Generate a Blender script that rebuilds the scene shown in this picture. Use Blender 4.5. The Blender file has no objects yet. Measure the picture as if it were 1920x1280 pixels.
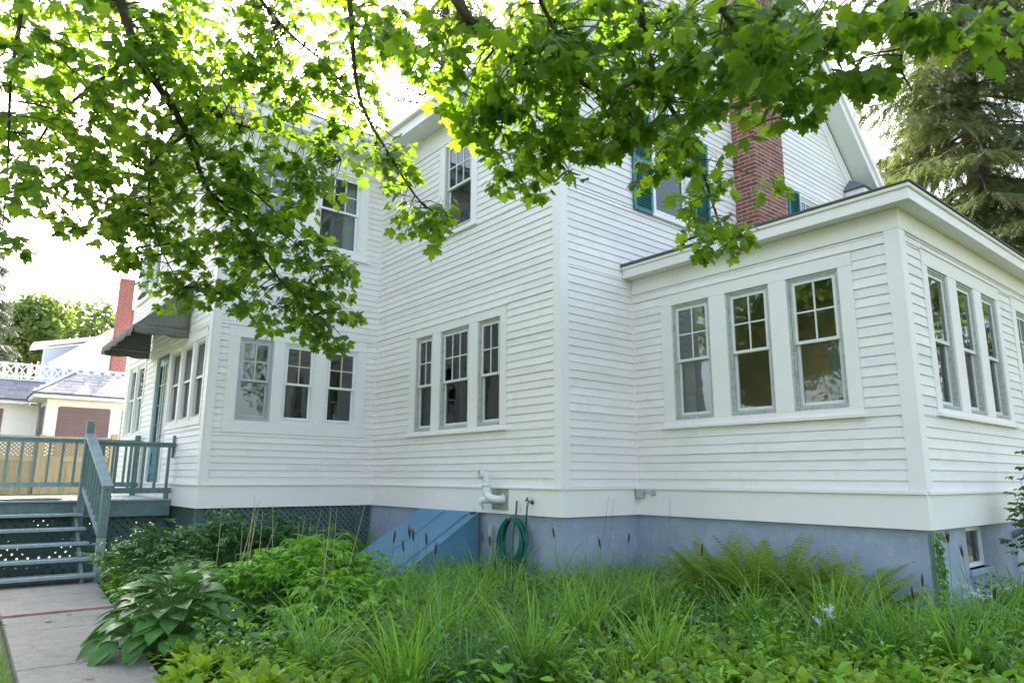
import bpy, math, random
import numpy as np
from mathutils import Vector, Matrix

rnd = random.Random(7)
rng = np.random.default_rng(11)
scn = bpy.context.scene
col = scn.collection
R = math.radians

# ---------------------------------------------------------------- camera
CAM = Vector((-5.88, -6.1505, 1.42))
DIR = Vector((0.62502001, 0.75605323, 0.19425112))
RGT = Vector((0.77003208, -0.63798171, 0.00547062))
UPV = Vector((-0.12806474, -0.14616035, 0.98093658))
FPX = 1294.8
cd = bpy.data.cameras.new('camera'); cam = bpy.data.objects.new('camera', cd); col.objects.link(cam)
cd.sensor_width = 36.0; cd.lens = 36.0 * FPX / 1920.0; cd.clip_end = 2000; cd.clip_start = .05
m = Matrix((RGT, UPV, -DIR)).transposed().to_4x4(); m.translation = CAM
cam.matrix_world = m
scn.camera = cam

# ---------------------------------------------------------------- light
SUN_H, SUN_E = 64.5, 31.0          # heading (from +X towards +Y) and elevation
w = bpy.data.worlds.new('World'); scn.world = w; w.use_nodes = True
nt = w.node_tree; nt.nodes.clear()
sky = nt.nodes.new('ShaderNodeTexSky'); sky.sky_type = 'NISHITA'; sky.sun_disc = False
sky.sun_elevation = R(SUN_E); sky.sun_rotation = R(90 - SUN_H); sky.dust_density = 4.0; sky.air_density = 1.0; sky.ozone_density = 1.0
hs = nt.nodes.new('ShaderNodeHueSaturation'); hs.inputs['Saturation'].default_value = .72
bg = nt.nodes.new('ShaderNodeBackground'); bg.inputs[1].default_value = .13
wo = nt.nodes.new('ShaderNodeOutputWorld')
nt.links.new(sky.outputs[0], hs.inputs['Color']); nt.links.new(hs.outputs[0], bg.inputs[0]); nt.links.new(bg.outputs[0], wo.inputs[0])
sd = bpy.data.lights.new('sun', 'SUN'); sd.energy = 4.5; sd.angle = R(.53); sd.color = (1, .93, .8)
so = bpy.data.objects.new('sun', sd); col.objects.link(so)
sv = Vector((math.cos(R(SUN_H)) * math.cos(R(SUN_E)), math.sin(R(SUN_H)) * math.cos(R(SUN_E)), math.sin(R(SUN_E))))
so.rotation_euler = sv.to_track_quat('Z', 'Y').to_euler()
scn.view_settings.view_transform = 'Standard'; scn.view_settings.look = 'None'
scn.view_settings.exposure = 2.74; scn.view_settings.gamma = 1.0; scn.view_settings.use_curve_mapping = False
scn.render.engine = 'CYCLES'; scn.cycles.use_denoising = True
scn.cycles.max_bounces = 8; scn.cycles.transparent_max_bounces = 12; scn.cycles.caustics_reflective = False; scn.cycles.caustics_refractive = False

# ---------------------------------------------------------------- helpers
def at(px, py, depth):             # a point seen at (px, py) of the 1920 x 1280 photograph, that far along the view axis
    return CAM + (DIR + RGT * ((px - 960) / FPX) + UPV * ((640 - py) / FPX)) * depth
def on(px, py, ax, val):
    r_ = DIR + RGT * ((px - 960) / FPX) + UPV * ((640 - py) / FPX)
    return CAM + r_ * ((val - CAM[ax]) / r_[ax])

def tag(o, label=None, cat=None, group=None, kind=None):
    if label: o['label'] = label
    if cat: o['category'] = cat
    if group: o['group'] = group
    if kind: o['kind'] = kind
    return o
ORG = {}
def org(o): return ORG.get(o.name, Vector((0, 0, 0))) if o else Vector((0, 0, 0))
def thing(name, label, cat, loc=(0, 0, 0), group=None):
    o = bpy.data.objects.new(name, None); col.objects.link(o); o.location = loc; o.empty_display_size = .1
    ORG[o.name] = Vector(loc)
    return tag(o, label, cat, group)
def link(name, me, parent=None, loc=None, rot=None, scale=None):
    o = bpy.data.objects.new(name, me); col.objects.link(o)
    po = org(parent)
    if parent: o.parent = parent
    if loc is not None:
        o.location = Vector(loc) - po
        ORG[o.name] = Vector(loc)
    else:
        ORG[o.name] = po
    if rot is not None: o.rotation_euler = rot
    if scale is not None: o.scale = scale
    return o
def mesh(name, V, F, mat, smooth=False):
    me = bpy.data.meshes.new(name); me.from_pydata([tuple(v) for v in V], [], F); me.update()
    for q in (mat if isinstance(mat, (list, tuple)) else [mat]): me.materials.append(q)
    if smooth: me.polygons.foreach_set('use_smooth', [True] * len(me.polygons))
    return me
def npmesh(name, V, T, mat, smooth=False):      # V (n,3), T (m,3) numpy triangles
    me = bpy.data.meshes.new(name); n, m_ = len(V), len(T)
    me.vertices.add(n); me.vertices.foreach_set('co', np.ascontiguousarray(V, np.float32).ravel())
    me.loops.add(m_ * 3); me.loops.foreach_set('vertex_index', np.ascontiguousarray(T, np.int32).ravel())
    me.polygons.add(m_); me.polygons.foreach_set('loop_start', np.arange(0, m_ * 3, 3, dtype=np.int32))
    me.update(calc_edges=True); me.materials.append(mat)
    if smooth: me.polygons.foreach_set('use_smooth', [True] * m_)
    return me
class MB:
    def __init__(s): s.v = []; s.f = []
    def box(s, x0, x1, y0, y1, z0, z1):
        b = len(s.v)
        s.v += [(x0, y0, z0), (x1, y0, z0), (x1, y1, z0), (x0, y1, z0), (x0, y0, z1), (x1, y0, z1), (x1, y1, z1), (x0, y1, z1)]
        s.f += [(b, b + 3, b + 2, b + 1), (b + 4, b + 5, b + 6, b + 7), (b, b + 1, b + 5, b + 4), (b + 1, b + 2, b + 6, b + 5), (b + 2, b + 3, b + 7, b + 6), (b + 3, b, b + 4, b + 7)]
        return s
    def hexa(s, p):                 # 8 corners: bottom 4, top 4
        b = len(s.v); s.v += [tuple(q) for q in p]
        s.f += [(b, b + 3, b + 2, b + 1), (b + 4, b + 5, b + 6, b + 7), (b, b + 1, b + 5, b + 4), (b + 1, b + 2, b + 6, b + 5), (b + 2, b + 3, b + 7, b + 6), (b + 3, b, b + 4, b + 7)]
        return s
    def bar(s, a, b_, wx, wz, up=(0, 0, 1)):   # rectangular bar from a to b_
        a = Vector(a); b_ = Vector(b_); d = (b_ - a).normalized(); sd_ = d.cross(Vector(up)).normalized(); u = sd_.cross(d)
        P = [q + sd_ * sx * wx / 2 + u * sz * wz / 2 for q in (a, b_) for sx, sz in ((-1, -1), (1, -1), (1, 1), (-1, 1))]
        b = len(s.v); s.v += [tuple(q) for q in P]
        s.f += [(b, b + 1, b + 2, b + 3), (b + 7, b + 6, b + 5, b + 4)] + [(b + i, b + 4 + i, b + 4 + (i + 1) % 4, b + (i + 1) % 4) for i in range(4)]
        return s
    def tube(s, pts, rad, n=8, cap=True):
        pts = [Vector(p) for p in pts]; rad = rad if isinstance(rad, (list, tuple)) else [rad] * len(pts)
        b = len(s.v); ref = None
        for i, p in enumerate(pts):
            d = (pts[min(i + 1, len(pts) - 1)] - pts[max(i - 1, 0)]).normalized()
            if ref is None: ref = d.orthogonal().normalized()
            ref = (ref - d * ref.dot(d)).normalized(); o2 = d.cross(ref)
            for k in range(n):
                a = 2 * math.pi * k / n; q = p + (ref * math.cos(a) + o2 * math.sin(a)) * rad[i]; s.v.append(tuple(q))
        for i in range(len(pts) - 1):
            for k in range(n):
                s.f.append((b + i * n + k, b + i * n + (k + 1) % n, b + (i + 1) * n + (k + 1) % n, b + (i + 1) * n + k))
        if cap:
            s.f.append(tuple(b + k for k in reversed(range(n)))); s.f.append(tuple(b + (len(pts) - 1) * n + k for k in range(n)))
        return s
    def ring(s, ax, pl, u0, u1, z0, z1, wd, n0, n1):   # rectangular ring in a wall plane, n = distance outwards
        for a, b, c, d in ((u0, u0 + wd, z0, z1), (u1 - wd, u1, z0, z1), (u0 + wd, u1 - wd, z0, z0 + wd), (u0 + wd, u1 - wd, z1 - wd, z1)):
            s.pbox(ax, pl, a, b, c, d, n0, n1)
        return s
    def pbox(s, ax, pl, u0, u1, z0, z1, n0, n1):
        if ax == 0: return s.box(pl - n1, pl - n0, u0, u1, z0, z1)
        return s.box(u0, u1, pl - n1, pl - n0, z0, z1)
    def build(s, name, mat, parent=None, smooth=False, bevel=0):
        o_ = org(parent)
        me = mesh(name, [(a - o_.x, b - o_.y, c - o_.z) for a, b, c in s.v], s.f, mat, smooth)
        o = link(name, me, parent)
        if bevel:
            bv = o.modifiers.new('edge', 'BEVEL'); bv.width = bevel; bv.segments = 2; bv.limit_method = 'ANGLE'
        return o

# ---------------------------------------------------------------- materials
def mat(name, base, rough=.6, var=.08, scale=6.0, bump=0.0, bscale=60, rand=0.0, metal=0.0, dirt=None, dscale=1.2, damt=.3, stretch=(1, 1, 1), spec=.4):
    m_ = bpy.data.materials.new(name); m_.use_nodes = True; t = m_.node_tree; N = t.nodes; L = t.links
    b = N['Principled BSDF']; b.inputs['Roughness'].default_value = rough; b.inputs['Metallic'].default_value = metal
    b.inputs['Specular IOR Level'].default_value = spec
    tc = N.new('ShaderNodeTexCoord'); mp = N.new('ShaderNodeMapping'); mp.inputs['Scale'].default_value = stretch
    geo = N.new('ShaderNodeNewGeometry'); L.new(geo.outputs['Position'], mp.inputs[0])
    no = N.new('ShaderNodeTexNoise'); no.inputs['Scale'].default_value = scale; no.inputs['Detail'].default_value = 6; no.inputs['Roughness'].default_value = .65
    L.new(mp.outputs[0], no.inputs['Vector'])
    mr = N.new('ShaderNodeMapRange'); mr.inputs[1].default_value = .25; mr.inputs[2].default_value = .75; mr.inputs[3].default_value = 1 - var; mr.inputs[4].default_value = 1 + var
    L.new(no.outputs[0], mr.inputs[0])
    val = mr.outputs[0]
    if rand:
        oi = N.new('ShaderNodeObjectInfo'); r2 = N.new('ShaderNodeMapRange'); r2.inputs[3].default_value = 1 - rand; r2.inputs[4].default_value = 1 + rand
        L.new(oi.outputs['Random'], r2.inputs[0]); mu = N.new('ShaderNodeMath'); mu.operation = 'MULTIPLY'
        L.new(val, mu.inputs[0]); L.new(r2.outputs[0], mu.inputs[1]); val = mu.outputs[0]
    vm = N.new('ShaderNodeVectorMath'); vm.operation = 'SCALE'; vm.inputs[0].default_value = base[:3]; L.new(val, vm.inputs['Scale'])
    c = vm.outputs[0]
    if dirt:
        n2 = N.new('ShaderNodeTexNoise'); n2.inputs['Scale'].default_value = dscale; n2.inputs['Detail'].default_value = 8; n2.inputs['Roughness'].default_value = .7
        L.new(mp.outputs[0], n2.inputs['Vector'])
        m2 = N.new('ShaderNodeMapRange'); m2.inputs[1].default_value = .5; m2.inputs[2].default_value = .78; m2.inputs[4].default_value = damt
        L.new(n2.outputs[0], m2.inputs[0])
        mx = N.new('ShaderNodeMix'); mx.data_type = 'RGBA'; L.new(m2.outputs[0], mx.inputs[0]); L.new(c, mx.inputs[6]); mx.inputs[7].default_value = (*dirt, 1)
        c = mx.outputs[2]
    L.new(c, b.inputs['Base Color'])
    if bump:
        n3 = N.new('ShaderNodeTexNoise'); n3.inputs['Scale'].default_value = bscale; n3.inputs['Detail'].default_value = 4; L.new(mp.outputs[0], n3.inputs['Vector'])
        bp = N.new('ShaderNodeBump'); bp.inputs['Strength'].default_value = bump; bp.inputs['Distance'].default_value = .02
        L.new(n3.outputs[0], bp.inputs['Height']); L.new(bp.outputs[0], b.inputs['Normal'])
    return m_
def leafmat(name, c0, c1, trans=.5, tcol=None, rough=.42, c2=None, spec=.35, clump=1.5):
    m_ = bpy.data.materials.new(name); m_.use_nodes = True; t = m_.node_tree; N = t.nodes; L = t.links
    b = N['Principled BSDF']; b.inputs['Roughness'].default_value = rough; b.inputs['Specular IOR Level'].default_value = spec
    geo = N.new('ShaderNodeNewGeometry'); oi = N.new('ShaderNodeObjectInfo')
    ad = N.new('ShaderNodeMath'); ad.operation = 'ADD'; L.new(geo.outputs['Random Per Island'], ad.inputs[0]); L.new(oi.outputs['Random'], ad.inputs[1])
    fr = N.new('ShaderNodeMath'); fr.operation = 'FRACT'; L.new(ad.outputs[0], fr.inputs[0])
    no = N.new('ShaderNodeTexNoise'); no.inputs['Scale'].default_value = clump; L.new(geo.outputs['Position'], no.inputs['Vector'])
    mx0 = N.new('ShaderNodeMath'); mx0.operation = 'MULTIPLY_ADD'; mx0.inputs[1].default_value = .55; L.new(fr.outputs[0], mx0.inputs[0])
    sc2 = N.new('ShaderNodeMath'); sc2.operation = 'MULTIPLY'; sc2.inputs[1].default_value = .45; L.new(no.outputs[0], sc2.inputs[0]); L.new(sc2.outputs[0], mx0.inputs[2])
    cr = N.new('ShaderNodeValToRGB'); e = cr.color_ramp.elements; e[0].position = .1; e[0].color = (*c0, 1); e[1].position = .8; e[1].color = (*c1, 1)
    if c2: q = e.new(.93); q.color = (*c2, 1)
    L.new(mx0.outputs[0], cr.inputs[0]); L.new(cr.outputs[0], b.inputs['Base Color'])
    tr = N.new('ShaderNodeBsdfTranslucent')
    if tcol:
        mm = N.new('ShaderNodeMix'); mm.data_type = 'RGBA'; mm.blend_type = 'MULTIPLY'; mm.inputs[0].default_value = 1; L.new(cr.outputs[0], mm.inputs[6]); mm.inputs[7].default_value = (*tcol, 1); L.new(mm.outputs[2], tr.inputs[0])
    else: L.new(cr.outputs[0], tr.inputs[0])
    mxs = N.new('ShaderNodeMixShader'); mxs.inputs[0].default_value = trans; L.new(b.outputs[0], mxs.inputs[1]); L.new(tr.outputs[0], mxs.inputs[2])
    L.new(mxs.outputs[0], N['Material Output'].inputs[0])
    return m_
def glassmat(name, refl=1.0, tint=(.8, .85, .83)):
    m_ = bpy.data.materials.new(name); m_.use_nodes = True; t = m_.node_tree; N = t.nodes; L = t.links; N.remove(N['Principled BSDF'])
    g = N.new('ShaderNodeBsdfGlossy'); g.inputs['Roughness'].default_value = .03; g.inputs[0].default_value = (.95, .97, 1, 1)
    tr = N.new('ShaderNodeBsdfTransparent'); tr.inputs[0].default_value = (*tint, 1)
    f = N.new('ShaderNodeFresnel'); f.inputs['IOR'].default_value = 1.5
    mr = N.new('ShaderNodeMath'); mr.operation = 'MULTIPLY_ADD'; mr.inputs[1].default_value = 1.25 * refl; mr.inputs[2].default_value = .015; mr.use_clamp = True; L.new(f.outputs[0], mr.inputs[0])
    geo = N.new('ShaderNodeNewGeometry'); no = N.new('ShaderNodeTexNoise'); no.inputs['Scale'].default_value = 3.0; L.new(geo.outputs['Position'], no.inputs['Vector'])
    bp = N.new('ShaderNodeBump'); bp.inputs['Strength'].default_value = .12; bp.inputs['Distance'].default_value = .02; L.new(no.outputs[0], bp.inputs['Height']); L.new(bp.outputs[0], g.inputs['Normal'])
    mx = N.new('ShaderNodeMixShader'); L.new(mr.outputs[0], mx.inputs[0]); L.new(tr.outputs[0], mx.inputs[1]); L.new(g.outputs[0], mx.inputs[2]); L.new(mx.outputs[0], N['Material Output'].inputs[0])
    return m_
M = {}
M['board'] = mat('white clapboard paint', (.84, .79, .785), .5, .035, 9, .25, 90, rand=.045, dirt=(.52, .50, .42), dscale=3.0, damt=.34, stretch=(1, 1, 2.2))
M['trim'] = mat('white trim paint', (.84, .795, .79), .45, .03, 4, .12, 50, dirt=(.55, .53, .46), dscale=1.6, damt=.14)
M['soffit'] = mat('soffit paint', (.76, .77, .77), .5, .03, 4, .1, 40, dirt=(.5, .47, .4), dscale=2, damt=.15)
M['wall'] = mat('wall sheathing', (.6, .6, .58), .7)
M['storm'] = mat('weathered storm frame', (.50, .51, .49), .55, .2, 30, .4, 120, dirt=(.14, .14, .12), dscale=14, damt=.75)
M['sash'] = mat('sash paint', (.70, .71, .69), .5, .06, 12, dirt=(.35, .34, .3), dscale=9, damt=.3)
M['sashw'] = mat('clean white sash paint', (.8, .81, .81), .4, .04, 8)
M['alu'] = mat('grey aluminium screen frame', (.42, .44, .46), .4, .05, 8, metal=.3)
M['cream'] = mat('cream muntin paint', (.62, .55, .38), .5, .05, 8)
M['glass'] = glassmat('window glass')
M['screen'] = mat('insect screen mesh', (.055, .052, .06), .6, .15, 3)
M['found'] = mat('blue grey foundation paint', (.285, .345, .45), .7, .14, 2, .22, 30, dirt=(.45, .47, .51), dscale=5, damt=.8)
M['teal'] = mat('teal shutter paint', (.015, .17, .19), .45, .1, 8, dirt=(.05, .24, .25), dscale=6, damt=.3)
M['door'] = mat('teal door paint', (.035, .17, .22), .4, .08, 6)
M['roof'] = mat('dark asphalt shingle', (.11, .11, .11), .9, .25, 30, .5, 80)
M['slate'] = mat('blue grey slate', (.14, .155, .19), .55, .1, 5, .3, 30, rand=.28)
M['mortar'] = mat('mortar', (.58, .53, .48), .9, .1, 20, .4, 100)
M['brick'] = mat('red brick', (.265, .09, .07), .85, .2, 40, .5, 120, rand=.42, dirt=(.36, .24, .21), dscale=9, damt=.6)
M['brick2'] = mat('pale red brick', (.36, .13, .105), .85, .2, 8, .3, 60, rand=.2)
M['room'] = mat('interior plaster', (.45, .42, .37), .8, .05, 2)
M['roomw'] = mat('interior warm panel', (.42, .34, .26), .7, .12, 3)
M['floorw'] = mat('interior floor', (.16, .10, .06), .6, .1, 4)
M['curtain'] = mat('sheer curtain', (.62, .62, .60), .8, .05, 4)
M['deck'] = mat('grey green deck paint', (.125, .195, .19), .5, .14, 8, .3, 40, dirt=(.27, .32, .32), dscale=6, damt=.6)
M['tread'] = mat('worn stair tread paint', (.25, .32, .345), .5, .18, 10, .3, 40, dirt=(.38, .40, .40), dscale=5, damt=.6)
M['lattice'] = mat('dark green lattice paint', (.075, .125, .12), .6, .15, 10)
M['bulk'] = mat('blue steel bulkhead paint', (.08, .20, .31), .45, .1, 4, .1, 30, dirt=(.17, .28, .35), dscale=5, damt=.65)
M['canvas'] = mat('weathered grey canvas', (.15, .155, .14), .85, .2, 5, .5, 30, dirt=(.2, .17, .12), dscale=3, damt=.6)
M['hose'] = mat('green garden hose', (.005, .12, .085), .4, .1, 10)
M['pvc'] = mat('white pvc pipe', (.72, .73, .75), .3, .03, 5)
M['galv'] = mat('galvanised steel', (.36, .37, .36), .5, .2, 14, .2, 40, metal=.6, dirt=(.2, .18, .15), dscale=8, damt=.5)
M['steel'] = mat('dark brass spigot', (.20, .19, .17), .35, .2, 20, metal=.9)
M['black'] = mat('black knob and void panel', (.02, .02, .022), .4, .1, 10)
M['grey'] = mat('grey painted box', (.42, .43, .42), .6, .15, 20, .2, 60, dirt=(.25, .24, .22), dscale=12, damt=.5)
M['concrete'] = mat('worn concrete', (.285, .265, .24), .9, .2, 14, .7, 60, dirt=(.165, .155, .13), dscale=3, damt=.75)
M['strip'] = mat('weathered pinkish board', (.33, .215, .185), .8, .2, 8, .4, 40, dirt=(.2, .17, .14), dscale=6, damt=.6)
M['soil'] = mat('dark garden soil', (.055, .042, .03), .95, .35, 9, .8, 30)
M['fence'] = mat('weathered wooden fence', (.27, .23, .15), .85, .2, 3, .4, 20, rand=.15, stretch=(8, 8, .6))
M['nwhite'] = mat('neighbour white paint', (.86, .84, .83), .6, .05, 3)
M['ngrey'] = mat('neighbour grey siding', (.42, .47, .56), .7, .05, 3)
M['nshut'] = mat('mauve brown shutter paint', (.20, .135, .145), .7, .1, 3)
M['bark'] = mat('maple bark', (.075, .06, .045), .9, .3, 20, .6, 60)
M['sbark'] = mat('spruce bark', (.10, .085, .07), .9, .3, 10, .6, 40)
M['mat'] = mat('brown door mat', (.17, .14, .13), .95, .2, 40)
M['maple'] = leafmat('maple leaf', (.035, .105, .012), (.135, .255, .03), .57, (2.4, 1.95, .75), .45, (.30, .27, .03))
M['hosta'] = leafmat('hosta leaf', (.045, .135, .03), (.12, .27, .06), .28, (1.3, 1.5, .8), .4)
M['peony'] = leafmat('lush green leaflet', (.075, .22, .016), (.26, .50, .055), .4, (1.3, 1.4, .7), .38)
M['shrub'] = leafmat('dark glossy leaf', (.035, .105, .025), (.11, .26, .065), .3, (1.3, 1.4, .7), .3, spec=.5)
M['blade'] = leafmat('grass blade', (.10, .23, .02), (.30, .47, .06), .45, (1.2, 1.3, .7), .4, (.32, .32, .09), clump=1.1)
M['arch'] = leafmat('blue green strap leaf', (.05, .16, .04), (.18, .37, .11), .36, (1.2, 1.3, .8), .32, (.26, .34, .1), clump=1.3)
M['iris'] = leafmat('long strap leaf', (.075, .195, .016), (.27, .46, .06), .42, (1.2, 1.3, .8), .35, clump=1.3)
M['lime'] = leafmat('lime ground cover leaf', (.12, .25, .02), (.36, .50, .06), .4, (1.3, 1.3, .6), .4, (.44, .38, .07))
M['fern'] = leafmat('fern frond', (.08, .19, .025), (.20, .36, .06), .38, (1.2, 1.3, .6), .5, clump=2.5)
M['fernolive'] = leafmat('olive fern frond', (.10, .175, .022), (.29, .40, .08), .38, (1.2, 1.2, .6), .5, clump=2.5)
M['fernbrown'] = leafmat('withered fern frond', (.22, .12, .05), (.34, .20, .09), .3, None, .6)
M['lawn'] = leafmat('lawn blade', (.08, .23, .02), (.20, .42, .045), .4, (1.3, 1.3, .6), .45)
M['drystem'] = mat('dry pale stem', (.42, .36, .24), .8, .2, 10)
M['seed'] = mat('dark dried seed head', (.05, .022, .018), .8, .3, 40)
M['greenstem'] = mat('green stem', (.10, .20, .05), .6, .1, 20)
M['floret'] = mat('pale lilac floret', (.60, .60, .72), .7, .1, 20)
M['spruce'] = leafmat('spruce needles', (.05, .085, .03), (.165, .195, .07), .33, (1.2, 1.2, .7), .55, clump=.8)
M['spruced'] = leafmat('far spruce needles', (.045, .06, .04), (.10, .12, .08), .3, None, .6)
M['far'] = leafmat('far tree leaf', (.08, .14, .035), (.19, .25, .07), .4, (1.2, 1.2, .7), .5, clump=.35)
M['vine'] = leafmat('vine leaf', (.05, .16, .02), (.15, .33, .05), .35, None, .4)
M['dead'] = leafmat('fallen dry leaf', (.26, .15, .06), (.42, .33, .2), .2, None, .7)

# ---------------------------------------------------------------- the ground
def ground_z(x, y):
    t = min(max((y - 8.5) / 7.0, 0), 1); t = t * t * (3 - 2 * t)
    return .95 * t
gx = [-300, -60, -30, -20, -15, -12, -10] + [-8 + .5 * i for i in range(49)] + [20, 30, 45, 70, 120, 400]
gy = [-300, -60, -30, -15, -10] + [-8 + .5 * i for i in range(65)] + [28, 32, 40, 60, 120, 500]
gv = [(x, y, ground_z(x, y) + (0 if abs(x) > 17 or y > 9 else .012 * math.sin(x * 2.3 + y) * math.sin(y * 1.9)) - .03) for y in gy for x in gx]
gf = [(j * len(gx) + i, j * len(gx) + i + 1, (j + 1) * len(gx) + i + 1, (j + 1) * len(gx) + i) for j in range(len(gy) - 1) for i in range(len(gx) - 1)]
def groundmat():
    m_ = mat('lawn ground', (.10, .118, .045), .9, .3, 5, .6, 50)
    return m_
M['ground'] = groundmat()
g = link('ground', mesh('ground', gv, gf, M['ground'], True)); tag(g, kind='structure')
# soil of the planting bed
bx = [-4.15, -4.25, -4.15, -4.05, -3.6, -2.6, -.5, 1.5, 4.5, 6.5]
bv = [(x, y, .0 + .03 * rnd.random()) for y in [(-6.5 + .5 * j) for j in range(24)] for x in [-4.6 + .5 * i for i in range(24)]]
bf = [(j * 24 + i, j * 24 + i + 1, (j + 1) * 24 + i + 1, (j + 1) * 24 + i) for j in range(23) for i in range(23) if not (j < 11 and i < (11 - j) * .22)]
g = link('planting_bed', mesh('planting_bed', bv, bf, M['soil'], True)); tag(g, kind='structure')
# path of cast slabs, slightly tapering
xr = lambda y: -4.40 + .088 * y
xl = lambda y: -5.225 + .03 * y
q = MB(); q.hexa([(xl(-3.4), -3.4, -.06), (xr(-3.4), -3.4, -.06), (xr(5.3), 5.3, -.06), (xl(5.3), 5.3, -.06), (xl(-3.4), -3.4, .012), (xr(-3.4), -3.4, .012), (xr(5.3), 5.3, .012), (xl(5.3), 5.3, .012)])
pth = tag(q.build('path', M['soil']), kind='structure')
for y0, y1 in ((-3.3, -1.32), (-1.31, .215), (.225, 1.725), (1.735, 2.56), (2.74, 3.9), (3.91, 5.25)):
    b = MB(); dz = rnd.uniform(-.004, .004); c = [(xl(y0), y0), (xr(y0), y0), (xr(y1), y1), (xl(y1), y1)]
    b.hexa([(x, y, -.02) for x, y in c] + [(x + rnd.uniform(-.005, .005), y, .04 + dz + rnd.uniform(0, .003)) for x, y in c])
    b.build('slab', M['concrete'], pth, bevel=.006)
b = MB(); b.hexa([(-5.15, 2.60, .0), (-4.13, 2.555, .0), (-4.13, 2.675, .0), (-5.15, 2.72, .0), (-5.15, 2.60, .062), (-4.13, 2.555, .066), (-4.13, 2.675, .066), (-5.15, 2.72, .062)])
tag(b.build('board', M['strip'], None, bevel=.004), 'flat pinkish weathered board lying across the concrete path', 'board')

# ---------------------------------------------------------------- the white house
XB, YB, XS, YS = -2.817, 4.746, 1.381, -3.506
ZTB, ZWT = .963, 1.299
XR, YE = 9.2, 10.75                      # right end of the gable, far end of the bay
EXP = .1035                              # clapboard exposure
house = thing('house', 'large white clapboard house with bay, sunroom and brick chimney', 'house', (0, 0, 0))

def bands(z0, z1, holes):                # cut a rectangle into horizontal bands with the u intervals left by the holes
    zs = sorted({z0, z1} | {z for h in holes for z in h[2:] if z0 < z < z1})
    for a, b_ in zip(zs, zs[1:]):
        mid = (a + b_) / 2
        yield a, b_, [h[:2] for h in holes if h[2] < mid < h[3]]
def cut(u0, u1, cuts):
    out = [(u0, u1)]
    for a, b_ in cuts:
        nx = []
        for p, q in out:
            if b_ <= p or a >= q: nx.append((p, q)); continue
            if a > p: nx.append((p, a))
            if b_ < q: nx.append((b_, q))
        out = nx
    return [(p, q) for p, q in out if q - p > .01]
def slab(mb, ax, pl, u0, u1, z0, z1, holes, n0, n1):
    for a, b_, hc in bands(z0, z1, holes):
        for p, q in cut(u0, u1, hc): mb.pbox(ax, pl, p, q, a, b_, n0, n1)
    return mb
# one clapboard of unit length for each direction, shared by all boards
prof = [(.000, 0.0), (.0175, 0.0), (.0185, .004), (.0045, 1.0), (.000, 1.0)]
def board_mesh(ax):
    V = []; n = len(prof)
    for u in (0, 1):
        for p, t in prof: V.append((-p, u, t) if ax == 0 else (u, -p, t))
    F = [(i, (i + 1) % n, n + (i + 1) % n, n + i) for i in range(n)] + [tuple(range(n)), tuple(reversed(range(n, 2 * n)))]
    return mesh('clapboard', V, F, M['board'])
BM = [board_mesh(0), board_mesh(1)]
def siding(wall, ax, pl, u0, u1, z0, z1, holes, keep=lambda u, z: True, lim=None):
    rest = MB(); z = z0; 
    while z < z1 - .01:
        zt = min(z + EXP, z1)
        for a, b_, hc in bands(z, zt, holes):
            if b_ - a < .012: continue
            lo, hi = lim((a + b_) / 2) if lim else (u0, u1)
            if hi - lo < .05: continue
            segs = []
            for p, q in cut(lo, hi, hc):
                if q - p > 1.6 and rnd.random() < .16: c_ = rnd.uniform(p + .5, q - .5); segs += [(p, c_), (c_ + .0025, q)]
                else: segs.append((p, q))
            for p, q in segs:
                if q - p < .02: continue
                n = rnd.uniform(-.0022, .0022); hgt = (b_ - a) + .004
                zz = a + rnd.uniform(-.002, .002)
                if keep((p + q) / 2, a):
                    loc = (pl - n, p, zz) if ax == 0 else (p, pl - n, zz)
                    sc = (1, q - p - .001, hgt) if ax == 0 else (q - p - .001, 1, hgt)
                    o = link('clapboard', BM[ax], wall, loc, scale=sc)
                    o.rotation_euler = (rnd.uniform(-.0009, .0009), 0, 0) if ax == 0 else (0, rnd.uniform(-.0009, .0009), 0)
                else:
                    nn = len(prof); b0 = len(rest.v)
                    for u in (p, q - .001):
                        for pr, t in prof:
                            d = pr + n; rest.v.append((pl - d, u, zz + t * hgt) if ax == 0 else (u, pl - d, zz + t * hgt))
                    rest.f += [(b0 + i, b0 + (i + 1) % nn, b0 + nn + (i + 1) % nn, b0 + nn + i) for i in range(nn)]
        z = zt
    if rest.v: tag(rest.build('siding', M['board'], wall), kind='stuff')

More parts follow.
